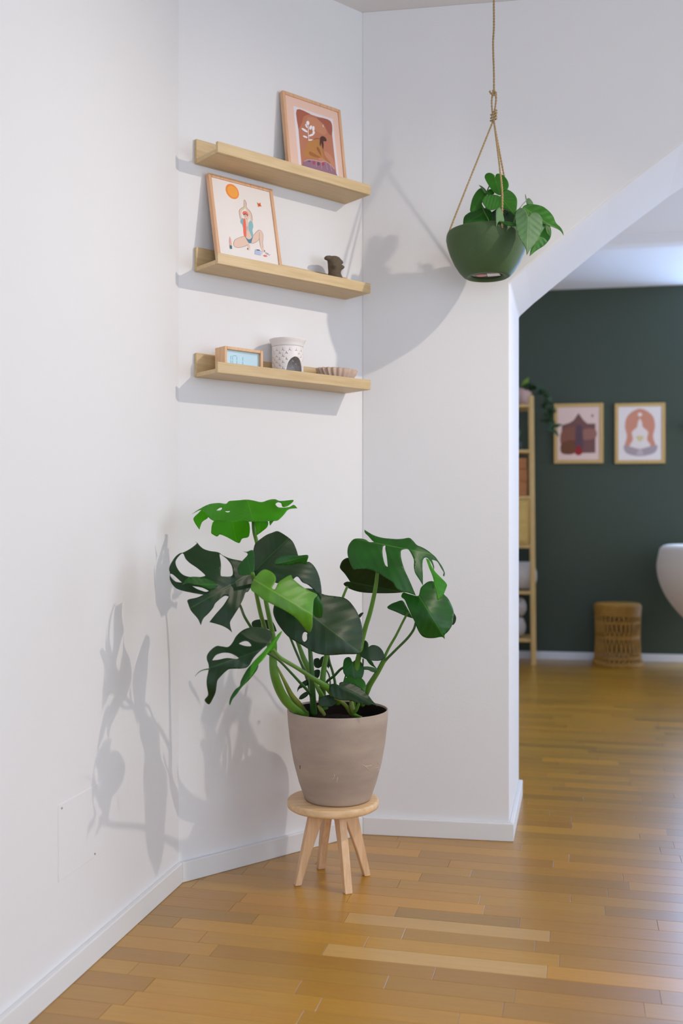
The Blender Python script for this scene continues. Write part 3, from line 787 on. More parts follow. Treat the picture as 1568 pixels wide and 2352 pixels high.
# ------------------------------------------------------------------ leaves drawn on curved, tilted surfaces
CR = {1: (380,1120,3.92), 2: (740,1180,4.612), 3: (440,1400,4.9), 4: (600,1440,4.9), 6: (1000,180,4.703), 0: (0,0,1.0)}
def cpt(c, pts):
    ox, oy, s = CR[c]; return [(ox+x/s, oy+y/s) for x, y in pts]
def leaf(parent, c, pts, d, gx, gy, rib, m, holes=(), fold=.15, droop=.0, wave=.0004, name='leaf', th=.0006, step=4.0, sharp=.35):
    out = [tuple(p) for p in cr(cpt(c, pts), 4, True, sharp)]
    hs = [[tuple(p) for p in cr(cpt(c, h), 3, True, .6)] for h in holes]
    r0, r1 = [Vector(p) for p in cpt(c, rib)]
    ax = (r1-r0); Lr = ax.length; ax = ax/Lr; nx = Vector((-ax.y, ax.x))
    cx = sum(p[0] for p in out)/len(out); cy = sum(p[1] for p in out)/len(out)
    VV, TT = fill2d(out, hs, step)
    mpp = d/F; vs = []; uvs = []
    size = max(max(p[0] for p in out)-min(p[0] for p in out), max(p[1] for p in out)-min(p[1] for p in out))
    for v in VV:
        q = v-r0; u = q.dot(ax); s = q.dot(nx)
        dd = d + gx*(v.x-cx)*mpp + gy*(v.y-cy)*mpp
        dd += fold*abs(s)*mpp*min(1, abs(s)/8.0)
        rr = ((v.x-cx)**2+(v.y-cy)**2)/(size*.5)**2
        dd += droop*rr
        dd += wave*math.cos(2*PI*6*(u-abs(s)*.75)/Lr)*min(1, abs(s)/10.0) + .0030*math.sin(v.x*.05+v.y*.035+d*90)+.0022*math.sin(v.x*.03-v.y*.075+d*40)
        vs.append(P(v.x, v.y, dd)); uvs.append((u/Lr, s/Lr))
    org = P(r0.x, r0.y, d)
    me = bpy.data.meshes.new(name); me.from_pydata([tuple(p-org) for p in vs], [], TT); me.materials.append(m)
    ul = me.uv_layers.new(name='UVMap')
    for lp in me.loops: ul.data[lp.index].uv = uvs[lp.vertex_index]
    for p_ in me.polygons: p_.use_smooth = True
    # faces look towards the camera side (upper side of the blade)
    bm = bmesh.new(); bm.from_mesh(me)
    f_ = [f for f in bm.faces if f.normal.y > 0]
    if len(f_) > len(bm.faces)/2: bmesh.ops.reverse_faces(bm, faces=bm.faces)
    bm.to_mesh(me); bm.free()
    o = bpy.data.objects.new(name, me); COL.objects.link(o); o.location = org; setparent(o, parent)
    s = o.modifiers.new('solid', 'SOLIDIFY'); s.thickness = th; s.offset = -1
    return o
def stem(parent, c, pts, m=None, name='stem', k=6, n=10):
    """pts: (x, y, depth, radius in px)"""
    ox, oy, s = CR[c]
    q = cr([Vector((ox+a/s, oy+b/s, d)) for a, b, d, r in pts], k)
    rs = []; L = len(pts)-1
    for i in range(len(q)):
        t = i/k; j = min(int(t), L-1); f = t-j; rs.append((pts[j][3]*(1-f)+pts[j+1][3]*f)/F*2.7)
    mb = MB(); mb.tube([P(*p) for p in q], rs, n)
    return mb.build(name, m or M_stem, parent, loc=tuple(P(*q[-1])))

# ------------------------------------------------------------------ potted monstera
PXc, PYc = -.0105, 2.770
mo = thing('potted_monstera', (PXc, PYc, SZ1), 'large monstera with split leaves in a grey-brown pot on the stool', 'plant')
mb = MB()
pp = [(.0001,.004),(.084,.004),(.090,.001),(.0935,.006),(.0965,.016),(.1085,.050),(.1225,.103),(.1325,.160),(.1385,.215),(.1405,.2465),(.1395,.249),(.1370,.249),(.1366,.2465),(.1355,.238),(.130,.18),(.0001,.012)]
mb.lathe([(r, z+SZ1) for r, z in pp], (PXc,PYc,0), 96)
pot = mb.build('pot', M_pot, mo, loc=(PXc,PYc,SZ1))
mb = MB(); mb.lathe([(.1362,.2440),(.1352,.2425),(.1345,.235),(.126,.17),(.0001,.16)], (PXc,PYc,SZ1), 72); mb.build('inner_skin', mat('dark_inner_skin', (26,20,18), .9, .1), mo)  # added skin; the dark of the pot's inside is put into its colour
# scuffs on the pot, tiny raised flakes of lime
def potr(z):
    zz = z-SZ1
    for i in range(3, 9):
        if pp[i][1] <= zz <= pp[i+1][1]:
            q = (zz-pp[i][1])/(pp[i+1][1]-pp[i][1]); return pp[i][0]*(1-q)+pp[i+1][0]*q
    return .12
M_scuff = mat('pale_scuff', (206,192,172), .8, .2)
def scuff(pxs, w_=.0008, m=None):
    mb = MB()
    pts = []
    for x, y in pxs:
        d_ = 2.64
        for _ in range(6):
            p = P(x, y, d_); rr = potr(p.z); dx = p.x-PXc; d_ = PYc-math.sqrt(max(1e-6, rr*rr-dx*dx))
        pts.append(P(x, y, d_-.0003))
    mb.tube(pts, w_, 6); mb.build('scuff', m or M_scuff, mo)
for a in ([(768,1779),(767,1786)], [(763,1790),(767,1786)], [(775,1785),(773,1797)], [(836,1758),(842,1763),(847,1770)], [(832,1757),(840,1760),(853,1758)], [(866,1748),(868,1755)], [(862,1764),(870,1762)], [(867,1770),(871,1766)]): scuff(a)
scuff([(689,1758),(689,1766)], .0010, mat('dark_scuff', (70,52,44), .8, .2))
mb = MB(); vs = []; n = 36
for i in range(9):
    for j in range(n):
        r = .1335*i/8; a = 2*PI*j/n; vs.append((PXc+r*math.cos(a), PYc+r*math.sin(a), SZ1+.208+R.uniform(-.003,.003)+.010*(1-(i/8)**2)))
mb.add(vs, [(i*n+j, i*n+(j+1) % n, (i+1)*n+(j+1) % n, (i+1)*n+j) for i in range(8) for j in range(n)], 0, True)
mb.build('soil', M_dark, mo)

A = lambda *a, **k: leaf(mo, *a, **k)
# top bright leaf and its hanging lobes
A(1, [(238,238),(300,195),(390,150),(480,138),(545,145),(570,122),(640,115),(735,108),(800,118),(865,130),(930,110),(985,104),(1030,120),(1148,110),(1152,122),(1100,165),(1055,172),(1040,140),(1010,132),(990,150),(1020,178),(1110,175),(1155,155),(1187,185),(1110,195),(1070,240),(1015,292),(960,300),(790,305),(640,308),(440,300),(385,265),(335,205),(300,205)],
  2.60, 0, -1.6, [(790,300),(735,108)], L_bright, holes=[[(455,205),(490,180),(510,182),(495,203)],[(535,212),(578,210),(570,222),(545,220)]], fold=.16, droop=.03, wave=.0022)
A(1, [(335,200),(290,235),(252,275),(262,315),(305,380),(330,310),(385,265)], 2.575, .2, .2, [(345,205),(300,370)], L_bright, name='leaf_lobe', fold=.2)
A(1, [(440,296),(410,405),(430,425),(465,440),(490,422),(560,450),(660,500),(690,460),(752,436),(742,300),(600,300)], 2.56, 0, .35, [(600,300),(640,490)], L_bright, name='leaf_lobe', fold=.1)
A(1, [(805,300),(812,370),(818,432),(870,395),(918,350),(915,300)], 2.565, 0, .3, [(860,300),(830,430)], L_bright, name='leaf_lobe')
A(1, [(935,300),(940,345),(975,298)], 2.575, 0, .3, [(955,300),(938,340)], L_bright, name='leaf_lobe')
# left dark leaf with long fingers
A(1, [(155,585),(205,560),(250,530),(282,500),(270,485),(290,500),(310,525),(345,552),(400,570),(475,582),(520,612),(590,640),(685,660),(720,680),(790,740),(800,830),(745,935),(720,945),(700,1000),(660,1080),(610,1160),(580,1220),(600,1305),(560,1270),(500,1240),(395,1210),(450,1140),(520,1060),(570,980),(530,975),(450,1040),(430,1080),(390,1130),(340,1180),(318,1240),(290,1180),(230,1110),(205,1050),(200,1010),(280,990),(340,965),(230,945),(110,915),(60,870),(38,820),(40,770),(32,730),(50,680),(90,620),(130,590)],
  2.33, .30, -.55, [(785,762),(300,1040)], L_dark,
  holes=[[(152,590),(95,650),(95,700),(130,760),(180,795),(270,808),(355,795),(340,770),(280,720),(220,680),(180,640)],[(487,600),(500,690),(497,790),(530,800),(590,798),(607,770),(595,700),(560,650),(522,618)],[(44,775),(70,785),(148,855),(90,845),(48,805)],[(240,885),(330,900),(392,930),(360,938),(290,915)]],
  fold=-.12, droop=.03)
A(1, [(145,880),(200,812),(290,803),(380,822),(470,872),(430,920),(360,905),(290,880),(200,862)], 2.30, .30, -.2, [(470,872),(150,870)], L_mid, name='leaf_lobe', fold=.3)
# upper dark folded leaf
A(1, [(820,490),(900,430),(960,405),(1010,392),(1080,430),(1140,480),(1175,550),(1200,625),(1240,680),(1290,668),(1340,710),(1380,790),(1400,880),(1405,960),(1398,1020),(1370,960),(1290,880),(1230,850),(1185,800),(1130,840),(1000,860),(900,800),(800,800),(785,740),(785,600),(800,520)],
  2.43, .20, -.6, [(785,765),(1060,500)], L_dark, fold=.18, droop=.02)
A(1, [(978,690),(990,650),(1030,620),(1110,608),(1200,612),(1282,608),(1275,660),(1265,692),(1210,680),(1130,697),(1040,697)], 2.40, .1, .2, [(985,690),(1270,620)], L_mid, name='leaf_lobe', fold=.1)
A(1, [(695,572),(730,578),(790,568),(800,740),(760,780),(670,787),(650,720),(690,660),(740,600)], 2.36, 0, -.2, [(770,780),(730,600)], L_mid, name='leaf_lobe', fold=.1)
# pale green folded leaf facing us
A(1, [(880,738),(940,750),(985,790),(992,840),(960,900),(985,915),(1015,855),(1060,820),(1125,785),(1145,820),(1230,890),(1300,930),(1365,965),(1335,1010),(1325,1140),(1322,1250),(1300,1303),(1270,1290),(1180,1180),(1080,1110),(980,1060),(880,1010),(820,960),(770,920),(775,860),(820,790)],
  2.26, .30, -.45, [(800,830),(1330,1150)], L_lime, fold=.28, droop=.03)
A(1, [(1335,1000),(1370,975),(1400,1020),(1418,1060),(1405,1170),(1330,1140)], 2.33, .1, .1, [(1370,980),(1390,1160)], L_mid, name='leaf_lobe')
# large dark heart-shaped leaf in the middle
A(0, [(745,1366),(790,1373),(812,1393),(828,1425),(833,1460),(828,1495),(823,1502),(790,1503),(755,1505),(725,1500),(690,1480),(665,1465),(650,1450),(633,1425),(627,1400),(640,1372),(680,1355),(715,1352)],
  2.47, .25, -.5, [(690,1395),(828,1500)], L_dark, holes=[[(694,1462),(697,1453),(703,1452),(707,1458),(704,1470),(699,1474),(695,1470)]], fold=.15, droop=.02)
# right leaf, arched over, with fingers
A(2, [(445,168),(540,225),(640,255),(780,268),(850,265),(920,255),(960,285),(1000,330),(1045,350),(1110,385),(1190,450),(1225,495),(1270,560),(1298,630),(1290,665),(1278,650),(1285,620),(1255,570),(1215,505),(1160,485),(1185,560),(1180,595),(1160,530),(1110,465),(1070,480),(1060,560),(1065,650),(1065,760),(1030,700),(985,630),(970,560),(970,490),(940,420),(905,375),(850,380),(832,400),(835,470),(870,590),(920,700),(990,865),(900,835),(850,828),(780,785),(745,725),(640,660),(560,610),(480,585),(370,585),(330,590),(300,540),(275,470),(265,400),(280,330),(330,270),(400,262),(460,275),(500,300),(550,298),(530,285),(480,230),(450,200)],
  2.66, .25, -.75, [(520,300),(1120,420)], L_mid, holes=[[(668,337),(645,345),(637,400),(645,470),(665,540),(690,562),(692,550),(680,440),(666,370)]], fold=.12, droop=.035)
A(2, [(1095,470),(1130,490),(1160,560),(1200,620),(1250,670),(1318,745),(1310,790),(1285,850),(1250,900),(1215,910),(1210,850),(1190,760),(1170,670),(1130,570)], 2.60, .2, -.2, [(1100,475),(1240,900)], L_bright, name='leaf_lobe', fold=.2)
A(2, [(185,560),(210,500),(260,468),(300,480),(400,560),(600,620),(745,720),(860,832),(740,842),(560,842),(400,830),(300,800),(240,765),(225,740),(260,720),(295,722),(240,640),(195,590)],
  2.80, .1, .5, [(300,725),(850,832)], L_dark, fold=-.2)
# lower right leaf
A(2, [(855,835),(900,845),(985,868),(1020,865),(1040,790),(1070,755),(1120,720),(1180,718),(1240,780),(1285,850),(1330,895),(1365,960),(1390,1030),(1385,1120),(1370,1190),(1330,1250),(1295,1285),(1298,1330),(1265,1305),(1180,1318),(1100,1315),(1050,1290),(1010,1230),(980,1150),(945,1080),(905,990),(870,910),(835,880)],
  2.66, .1, -.35, [(1020,868),(1292,1310)], L_mid, fold=.25, droop=.02)
A(2, [(688,998),(720,960),(780,935),(850,920),(900,1000),(960,1110),(870,1080),(780,1040)], 2.76, 0, -.2, [(900,1040),(700,995)], L_mid, fold=.1)
A(2, [(1380,1030),(1415,1090),(1412,1140),(1390,1175),(1365,1170)], 2.72, 0, 0, [(1385,1035),(1395,1170)], L_dark, name='leaf_lobe')
A(2, [(375,1085),(400,1055),(430,1045),(435,1055),(400,1100)], 2.80, 0, 0, [(380,1085),(433,1047)], L_dark)
# lower left split leaf
A(3, [(660,200),(740,197),(820,210),(880,240),(905,290),(890,350),(850,400),(800,440),(700,540),(640,640),(560,665),(430,670),(380,700),(320,760),(290,800),(280,860),(270,930),(240,1000),(195,1068),(145,1020),(185,960),(170,860),(170,780),(190,680),(190,620),(170,560),(175,510),(220,450),(280,410),(340,415),(410,420),(460,370),(500,300),(570,235)],
  2.26, .30, -.5, [(860,420),(250,640)], L_dark, holes=[[(530,385),(580,358),(630,358),(665,390),(668,412),(600,410)],[(230,572),(270,515),(340,488),(410,487),(480,510),(532,547),(500,557),(400,545),(300,565)]], fold=.15, droop=.03)
A(3, [(1022,240),(1000,290),(960,360),(930,430),(860,490),(800,570),(750,620),(690,720),(655,775),(655,700),(670,620),(720,560),(790,490),(850,420),(900,370),(960,290),(1000,250)], 2.23, .2, -.2, [(1010,255),(660,760)], L_bright, name='leaf_lobe', fold=.3)
A(3, [(750,615),(735,680),(650,790),(560,880),(510,950),(460,1010),(430,1085),(422,1050),(440,980),(490,900),(540,860),(550,810),(600,710),(650,640),(700,600)], 2.27, .2, -.2, [(740,620),(428,1080)], L_mid, name='leaf_lobe', fold=.3)
stem(mo, 3, [(200,668,2.24,1.6),(130,680,2.23,1.0),(80,705,2.22,.8),(38,750,2.21,.3)], M_stemd, 'tendril')
A(1, [(775,1220),(800,1195),(860,1185),(900,1190),(960,1200),(1000,1290),(970,1292),(880,1262),(790,1260)], 2.72, 0, .3, [(780,1240),(990,1280)], L_dark)
# small heart leaves near the pot
A(4, [(1150,150),(1185,160),(1203,190),(1205,225),(1250,203),(1310,215),(1355,255),(1382,310),(1385,350),(1340,378),(1260,380),(1180,365),(1120,330),(1105,280),(1120,200)], 2.70, .1, -.4, [(1205,225),(1230,380)], L_dark, step=3)
A(4, [(920,420),(935,360),(975,338),(1005,350),(1025,392),(1060,370),(1100,375),(1140,420),(1157,480),(1140,560),(1100,600),(1055,640),(1000,600),(950,555),(920,500)], 2.72, 0, -.3, [(1025,392),(1055,640)], L_mid, step=3)
A(4, [(920,625),(935,585),(965,565),(1010,562),(1050,590),(1070,572),(1120,575),(1160,610),(1177,660),(1172,720),(1140,800),(1060,760),(960,690)], 2.68, 0, -.5, [(1052,590),(1130,790)], L_hb, step=3)
A(4, [(765,690),(770,655),(800,640),(840,640),(872,655),(880,628),(915,618),(980,622),(1060,650),(1120,690),(1190,750),(1250,830),(1310,895),(1260,870),(1210,885),(1150,872),(1060,850),(1000,830),(900,825),(820,800),(775,740)], 2.63, .2, -.5, [(875,660),(1305,893)], L_dark, fold=.3, step=3)
A(4, [(640,850),(660,800),(710,775),(770,765),(830,790),(840,850),(790,893),(710,900),(660,885)], 2.66, 0, -.4, [(700,780),(800,890)], L_dark, step=3)
A(4, [(590,370),(620,350),(650,355),(655,372),(680,335),(730,328),(770,360),(778,410),(755,470),(735,445),(690,440),(640,465),(595,440)], 2.80, 0, -.2, [(655,372),(750,465)], L_dark, step=3)
A(4, [(590,500),(620,480),(660,490),(650,560),(610,580),(588,545)], 2.80, 0, -.2, [(620,480),(620,575)], L_dark, step=3)
A(4, [(405,738),(408,690),(450,630),(500,598),(530,600),(525,650),(470,680),(425,700)], 2.76, 0, -.1, [(525,620),(408,730)], L_dark, step=3)
A(4, [(420,812),(440,770),(500,730),(540,735),(515,780),(455,815)], 2.74, 0, -.1, [(535,738),(425,810)], L_dark, step=3)
A(4, [(1180,368),(1240,380),(1270,430),(1300,468),(1245,440),(1210,410)], 2.76, 0, 0, [(1185,370),(1298,465)], L_mid, step=3)
A(4, [(1150,448),(1200,445),(1270,458),(1305,475),(1290,510),(1240,505),(1200,485),(1150,480)], 2.74, 0, .2, [(1155,460),(1300,480)], L_hd, step=3)
A(4, [(640,610),(700,615),(760,640),(800,690),(760,720),(700,680),(660,650)], 2.70, 0, .1, [(645,615),(795,700)], L_hb, step=3, name='leaf_sheath')
# stems
stem(mo, 1, [(790,295,2.60,4),(798,400,2.60,4.2),(830,530,2.61,4.5),(870,800,2.62,4.5),(905,1030,2.62,5),(940,1200,2.62,5.5),(965,1330,2.62,6)])
stem(mo, 3, [(905,250,2.62,6),(925,400,2.62,7),(915,520,2.62,8.5),(925,700,2.62,9.5),(975,870,2.64,10.5),(1050,1010,2.67,11),(1160,1120,2.70,10),(1290,1185,2.74,9)], M_stem)
stem(mo, 1, [(785,770,2.35,3.8),(818,960,2.42,4.2),(860,1150,2.50,4.8),(895,1270,2.56,4.8)])
stem(mo, 3, [(800,180,2.55,4.5),(850,330,2.59,5),(885,470,2.62,6)])
stem(mo, 3, [(960,640,2.66,2),(1040,800,2.67,4),(1120,960,2.69,6),(1200,1060,2.71,7),(1270,1150,2.74,6)], M_stemy, 'leaf_sheath')
stem(mo, 2, [(583,610,2.66,3.5),(560,800,2.67,4.6),(510,1030,2.68,5.2),(455,1210,2.69,5.6),(412,1380,2.70,5.8),(408,1420,2.70,5.8)])
stem(mo, 4, [(1127,170,2.70,5.8),(1112,270,2.705,6),(1085,380,2.72,6.5),(1055,560,2.73,7),(1040,720,2.74,7.5),(1015,960,2.76,8)])
stem(mo, 2, [(265,770,2.78,3),(235,840,2.78,3),(205,920,2.78,3.2),(150,1100,2.78,3.5),(60,1400,2.78,4),(0,1700,2.78,5),(-20,2000,2.78,5)], M_stem)
stem(mo, 2, [(905,1045,2.75,2.6),(850,1150,2.75,2.8),(780,1290,2.75,3),(700,1430,2.75,3.2),(640,1560,2.75,3.8)])
stem(mo, 4, [(1390,330,2.75,3.8),(1350,410,2.75,3.8),(1290,520,2.75,4),(1190,680,2.76,5),(1120,840,2.77,6)])
stem(mo, 2, [(990,1150,2.68,2.6),(965,1230,2.68,2.8),(900,1320,2.69,3),(780,1440,2.70,3),(660,1560,2.71,3.2)], M_stemd)
stem(mo, 4, [(1420,350,2.71,3.2),(1380,400,2.71,3.3),(1310,520,2.72,4.5),(1230,640,2.73,6),(1190,720,2.74,7),(1130,880,2.77,7)])
stem(mo, 4, [(120,250,2.26,4.5),(210,345,2.32,4),(400,460,2.45,4.3),(560,565,2.54,4.8),(680,640,2.61,6.5),(780,720,2.66,8),(860,860,2.72,7)])
stem(mo, 4, [(60,290,2.58,3),(190,370,2.60,2.6),(310,490,2.64,2.8),(430,620,2.68,3.2),(540,740,2.71,3.6),(600,860,2.74,4)], M_stemd)
stem(mo, 1, [(640,1010,2.36,2.4),(675,1070,2.40,2.8),(710,1160,2.50,3),(770,1260,2.53,3),(850,1400,2.56,3)], M_stemd)
stem(mo, 4, [(290,30,2.76,2.8),(360,205,2.78,2.8),(430,370,2.78,3),(490,510,2.78,3.6),(545,700,2.77,4),(580,920,2.76,4)], M_stemd)
stem(mo, 4, [(350,20,2.73,4.5),(420,200,2.74,4.5),(470,340,2.74,6),(530,480,2.74,7),(570,680,2.75,7),(590,960,2.76,7)])
stem(mo, 4, [(535,80,2.70,5),(550,280,2.71,5),(565,480,2.71,6),(575,720,2.72,7),(590,980,2.74,8)], M_stemd)
stem(mo, 4, [(760,120,2.74,5),(735,310,2.74,5),(705,470,2.74,6),(690,620,2.74,7),(700,900,2.76,7)])
stem(mo, 4, [(735,220,2.80,3),(765,390,2.80,3),(800,500,2.80,3),(830,640,2.79,3.4),(840,860,2.78,4)], M_stemd)
stem(mo, 4, [(1000,430,2.74,2.2),(900,470,2.75,3),(820,550,2.76,3.2),(740,615,2.77,3.2),(700,720,2.78,3.2)], M_stemd)
stem(mo, 4, [(950,540,2.74,1.6),(930,610,2.75,1.6),(900,760,2.77,2)], M_stemd)
stem(mo, 4, [(1145,360,2.72,1.8),(1140,450,2.73,1.8),(1110,640,2.75,2)], M_stemd)
stem(mo, 4, [(720,470,2.82,1.8),(760,540,2.82,2),(775,640,2.81,2),(770,840,2.80,2)], M_stemd)
stem(mo, 4, [(600,620,2.70,3),(640,700,2.70,5),(690,800,2.71,6),(720,920,2.72,7)], M_stem)
stem(mo, 4, [(820,800,2.67,3),(900,840,2.68,4.5),(960,900,2.70,5),(1010,980,2.72,5)], M_stemy)
stem(mo, 4, [(1100,850,2.68,3),(1070,930,2.69,4),(1040,980,2.70,4.5),(1130,1018,2.68,2)], M_stem)
stem(mo, 4, [(640,880,2.68,3),(670,930,2.68,5),(710,990,2.69,4)], M_stemy)
stem(mo, 4, [(1010,840,2.70,5),(1020,920,2.70,6),(1040,1000,2.71,5)], M_stemy)

# ------------------------------------------------------------------ hanging planter
HD = 2.95
hx, hy = (1118-CX)/F*HD, HD
hp = thing('hanging_planter', (hx, hy, 1.722), 'matte green bowl planter with heart-leaved vine hanging from jute rope', 'plant')
mb = MB()
hprof = [(.0001,.008),(.046,.008),(.050,.006),(.052,.001),(.062,.0),(.069,.004),(.082,.018),(.096,.040),(.108,.066),(.1165,.092),(.1205,.112),(.1195,.124),(.1170,.132),(.1150,.1335),(.1130,.132),(.113,.110),(.090,.09),(.0001,.09)]
mb.lathe([(r, z+1.722) for r, z in hprof], (hx,hy,0), 96)
mb.build('pot', M_hang, hp, loc=(hx,hy,1.722))
mb = MB(); mb.lathe([(.0001,1.7295),(.0445,1.7295),(.0455,1.7285),(.0445,1.7275),(.0001,1.7275)], (hx,hy,0), 48); mb.build('base_disc', M_hangd, hp)
mb = MB(); mb.lathe([(.0001,1.7268),(.016,1.7268),(.016,1.7273),(.0001,1.7273)], (hx-.018,hy-.004,0), 24, sx=1.0, sy=.9); mb.build('sticker', mat('pink_sticker', (206,140,132), .5), hp)
mb = MB(); mb.prism([Vector((hx-.004,hy-.026,1.7267)),Vector((hx+.030,hy-.030,1.7267)),Vector((hx+.040,hy-.004,1.7267)),Vector((hx+.004,hy+.008,1.7267))], Z*.0005); mb.build('sticker', mat('white_sticker', (226,220,224), .5), hp)
mb = MB(); mb.lathe([(.0001,1.835),(.06,1.834),(.113,1.830)], (hx,hy,0), 36); mb.build('soil', M_dark, hp)
def rope(pts, r=.0030, name='rope', k=6):
    """two twisted strands"""
    q = cr([Vector(p) for p in pts], k); mb = MB()
    # resample
    s = [q[0]]; step = .004
    for a, b in zip(q, q[1:]):
        L = (b-a).length; n = max(1, int(L/step))
        for i in range(1, n+1): s.append(a.lerp(b, i/n))
    dist = 0; t0 = s[0]
    strands = [[], []]
    for i, p in enumerate(s):
        if i: dist += (p-s[i-1]).length
        t = (s[min(i+1, len(s)-1)]-s[max(i-1, 0)]).normalized(); a = t.cross(Vector((.3,1,.1))).normalized(); b = t.cross(a)
        for j in range(2):
            g = dist/.017*2*PI+j*PI; strands[j].append(p+(a*math.cos(g)+b*math.sin(g))*r*.48)
    for st_ in strands: mb.tube(st_, r*.62, 6)
    return mb.build(name, M_rope, hp)
kn = P(1133,268,HD); kn2 = P(1131,225,HD)
rope([Vector((P(1133,0,HD).x, HD, HC-.006)), P(1134,60,HD), P(1132,100,HD), P(1134,170,HD), P(1134,215,HD)], .0032)
rope([P(1134,205,HD), P(1130,222,HD), P(1129,240,HD), P(1131,262,HD)], .0030)
rope([P(1137,212,HD-.003), P(1139,226,HD-.003), P(1137,245,HD-.003), P(1134,262,HD-.003)], .0030)
rope([P(1124,209,HD-.004), P(1129,216,HD-.005), P(1138,219,HD-.004), P(1138,212,HD), P(1130,208,HD)], .0030, 'knot')
kp = []
for i in range(40):
    g = i/39*2*PI*3; rr = .0085
    kp.append(kn+Vector((rr*math.cos(g)*1.0+.001*(i/39), rr*math.sin(g)*.8, -.012+.026*i/39+.006*math.sin(g+1))))
rope(kp, .0030, 'knot', 1)
def rimpt(ang, r=.1165, z=1.848): return Vector((hx+r*math.cos(ang), hy+r*math.sin(ang), z))
r1_ = rimpt(math.radians(188)); rope([kn-Z*.010, r1_+Z*.001, r1_+Vector((.005,0,-.008))], .0029)
r2_ = rimpt(math.radians(-78), .1215, 1.846); rope([kn-Z*.010+Vector((0,-.006,0)), r2_+Vector((0,-.001,.10)), r2_, r2_+Vector((.001,.0,-.012))], .0031)
r3_ = rimpt(math.radians(33)); rope([kn-Z*.010, r3_, r3_+Vector((-.004,-.004,-.008))], .0029)
mb = MB(); hk = Vector((P(1133,0,HD).x, HD, HC)); mb.lathe([(.0001,0),(.012,0),(.012,-.004),(.004,-.006),(.0001,-.006)], tuple(hk), 20); mb.build('ceiling_hook', M_base, hp)
H = lambda pts, d, gx, gy, rib, m, **k: leaf(hp, 6, pts, d, gx, gy, rib, m, step=3.2, wave=.0008, **k)
H([(530,1070),(545,1030),(590,1020),(635,1045),(640,1075),(660,1030),(720,1040),(770,1090),(790,1150),(775,1200),(730,1240),(690,1262),(620,1220),(570,1150)], 2.93, 0, -.4, [(640,1075),(700,1260)], L_hb)
H([(500,1320),(530,1275),(600,1255),(670,1262),(700,1275),(720,1230),(770,1200),(840,1240),(880,1310),(875,1420),(862,1490),(790,1430),(710,1400),(600,1425),(540,1390)], 2.90, .1, -.3, [(700,1275),(860,1480)], L_hb)
H([(380,1440),(375,1390),(400,1290),(450,1210),(500,1185),(545,1230),(540,1300),(500,1350),(530,1420),(480,1470)], 2.96, 0, -.2, [(520,1230),(400,1430)], L_hb)
H([(300,1525),(320,1480),(380,1440),(500,1400),(560,1410),(610,1450),(600,1560),(430,1600),(310,1590)], 2.94, 0, -.6, [(560,1420),(320,1570)], L_mid)
H([(556,1540),(600,1450),(700,1400),(790,1430),(862,1480),(870,1590),(740,1600),(660,1600),(560,1590)], 2.95, 0, .1, [(700,1410),(700,1590)], L_dark)
H([(555,1220),(590,1195),(625,1215),(630,1250),(560,1260)], 2.95, 0, 0, [(560,1225),(625,1250)], L_hb)
H([(650,1440),(668,1403),(695,1393),(722,1450),(742,1548),(690,1545),(668,1570),(655,1612),(652,1550)], 2.815, .3, -.1, [(690,1400),(660,1600)], L_hd)
H([(680,1545),(760,1550),(862,1565),(865,1598),(800,1595),(730,1572)], 2.815, 0, -.3, [(690,1550),(860,1590)], L_mid)
H([(862,1530),(862,1455),(895,1407),(945,1402),(985,1440),(1000,1492),(1040,1452),(1095,1450),(1145,1500),(1155,1570),(1130,1690),(1080,1780),(1020,1850),(985,1912),(970,1830),(920,1750),(880,1650)], 2.80, .1, -.15, [(1000,1492),(985,1905)], L_hd, fold=.2)
H([(940,1400),(980,1365),(1060,1360),(1150,1380),(1220,1430),(1270,1490),(1300,1560),(1350,1610),(1375,1655),(1384,1700),(1340,1640),(1250,1600),(1180,1580),(1150,1560),(1140,1490),(1080,1450),(1000,1480)], 2.86, .25, -.4, [(960,1400),(1375,1680)], L_hb, fold=.25)
H([(1150,1600),(1225,1588),(1248,1640),(1240,1720),(1180,1800),(1090,1860),(1015,1922),(1030,1840),(1080,1740),(1120,1650)], 2.88, .1, -.1, [(1180,1600),(1020,1915)], L_hb)
H([(1110,1560),(1160,1540),(1190,1580),(1160,1640),(1130,1680)], 2.86, .1, 0, [(1130,1560),(1150,1670)], L_hd)
H([(980,1310),(1005,1293),(1030,1310),(1055,1355),(1020,1370),(985,1362)], 2.93, 0, 0, [(990,1300),(1020,1365)], L_hd)
H([(465,1150),(500,1165),(540,1200),(560,1240),(530,1240),(500,1195)], 2.95, 0, 0, [(470,1152),(550,1235)], L_hd)
hs = lambda pts, m=M_stem: stem(hp, 6, pts, m)
hs([(640,1075,2.95,1.5),(600,1130,2.96,1.5),(560,1210,2.96,1.6),(540,1330,2.96,2),(560,1500,2.95,2),(570,1620,2.95,2)])
hs([(700,1275,2.92,1.5),(680,1350,2.94,1.6),(660,1500,2.95,1.8),(650,1620,2.95,2)])
hs([(910,1400,2.90,1.2),(950,1350,2.92,1.2),(978,1322,2.93,1.2),(975,1285,2.93,1.6),(968,1252,2.93,.6)], mat('grey_stem', (128,134,120), .6))
hs([(1000,1492,2.81,1.4),(990,1440,2.83,1.5),(900,1420,2.88,1.6),(850,1500,2.91,2),(840,1620,2.93,2)])
hs([(505,1390,2.93,1.2),(530,1450,2.93,1.2),(570,1530,2.93,1.2),(590,1620,2.93,1.2)])

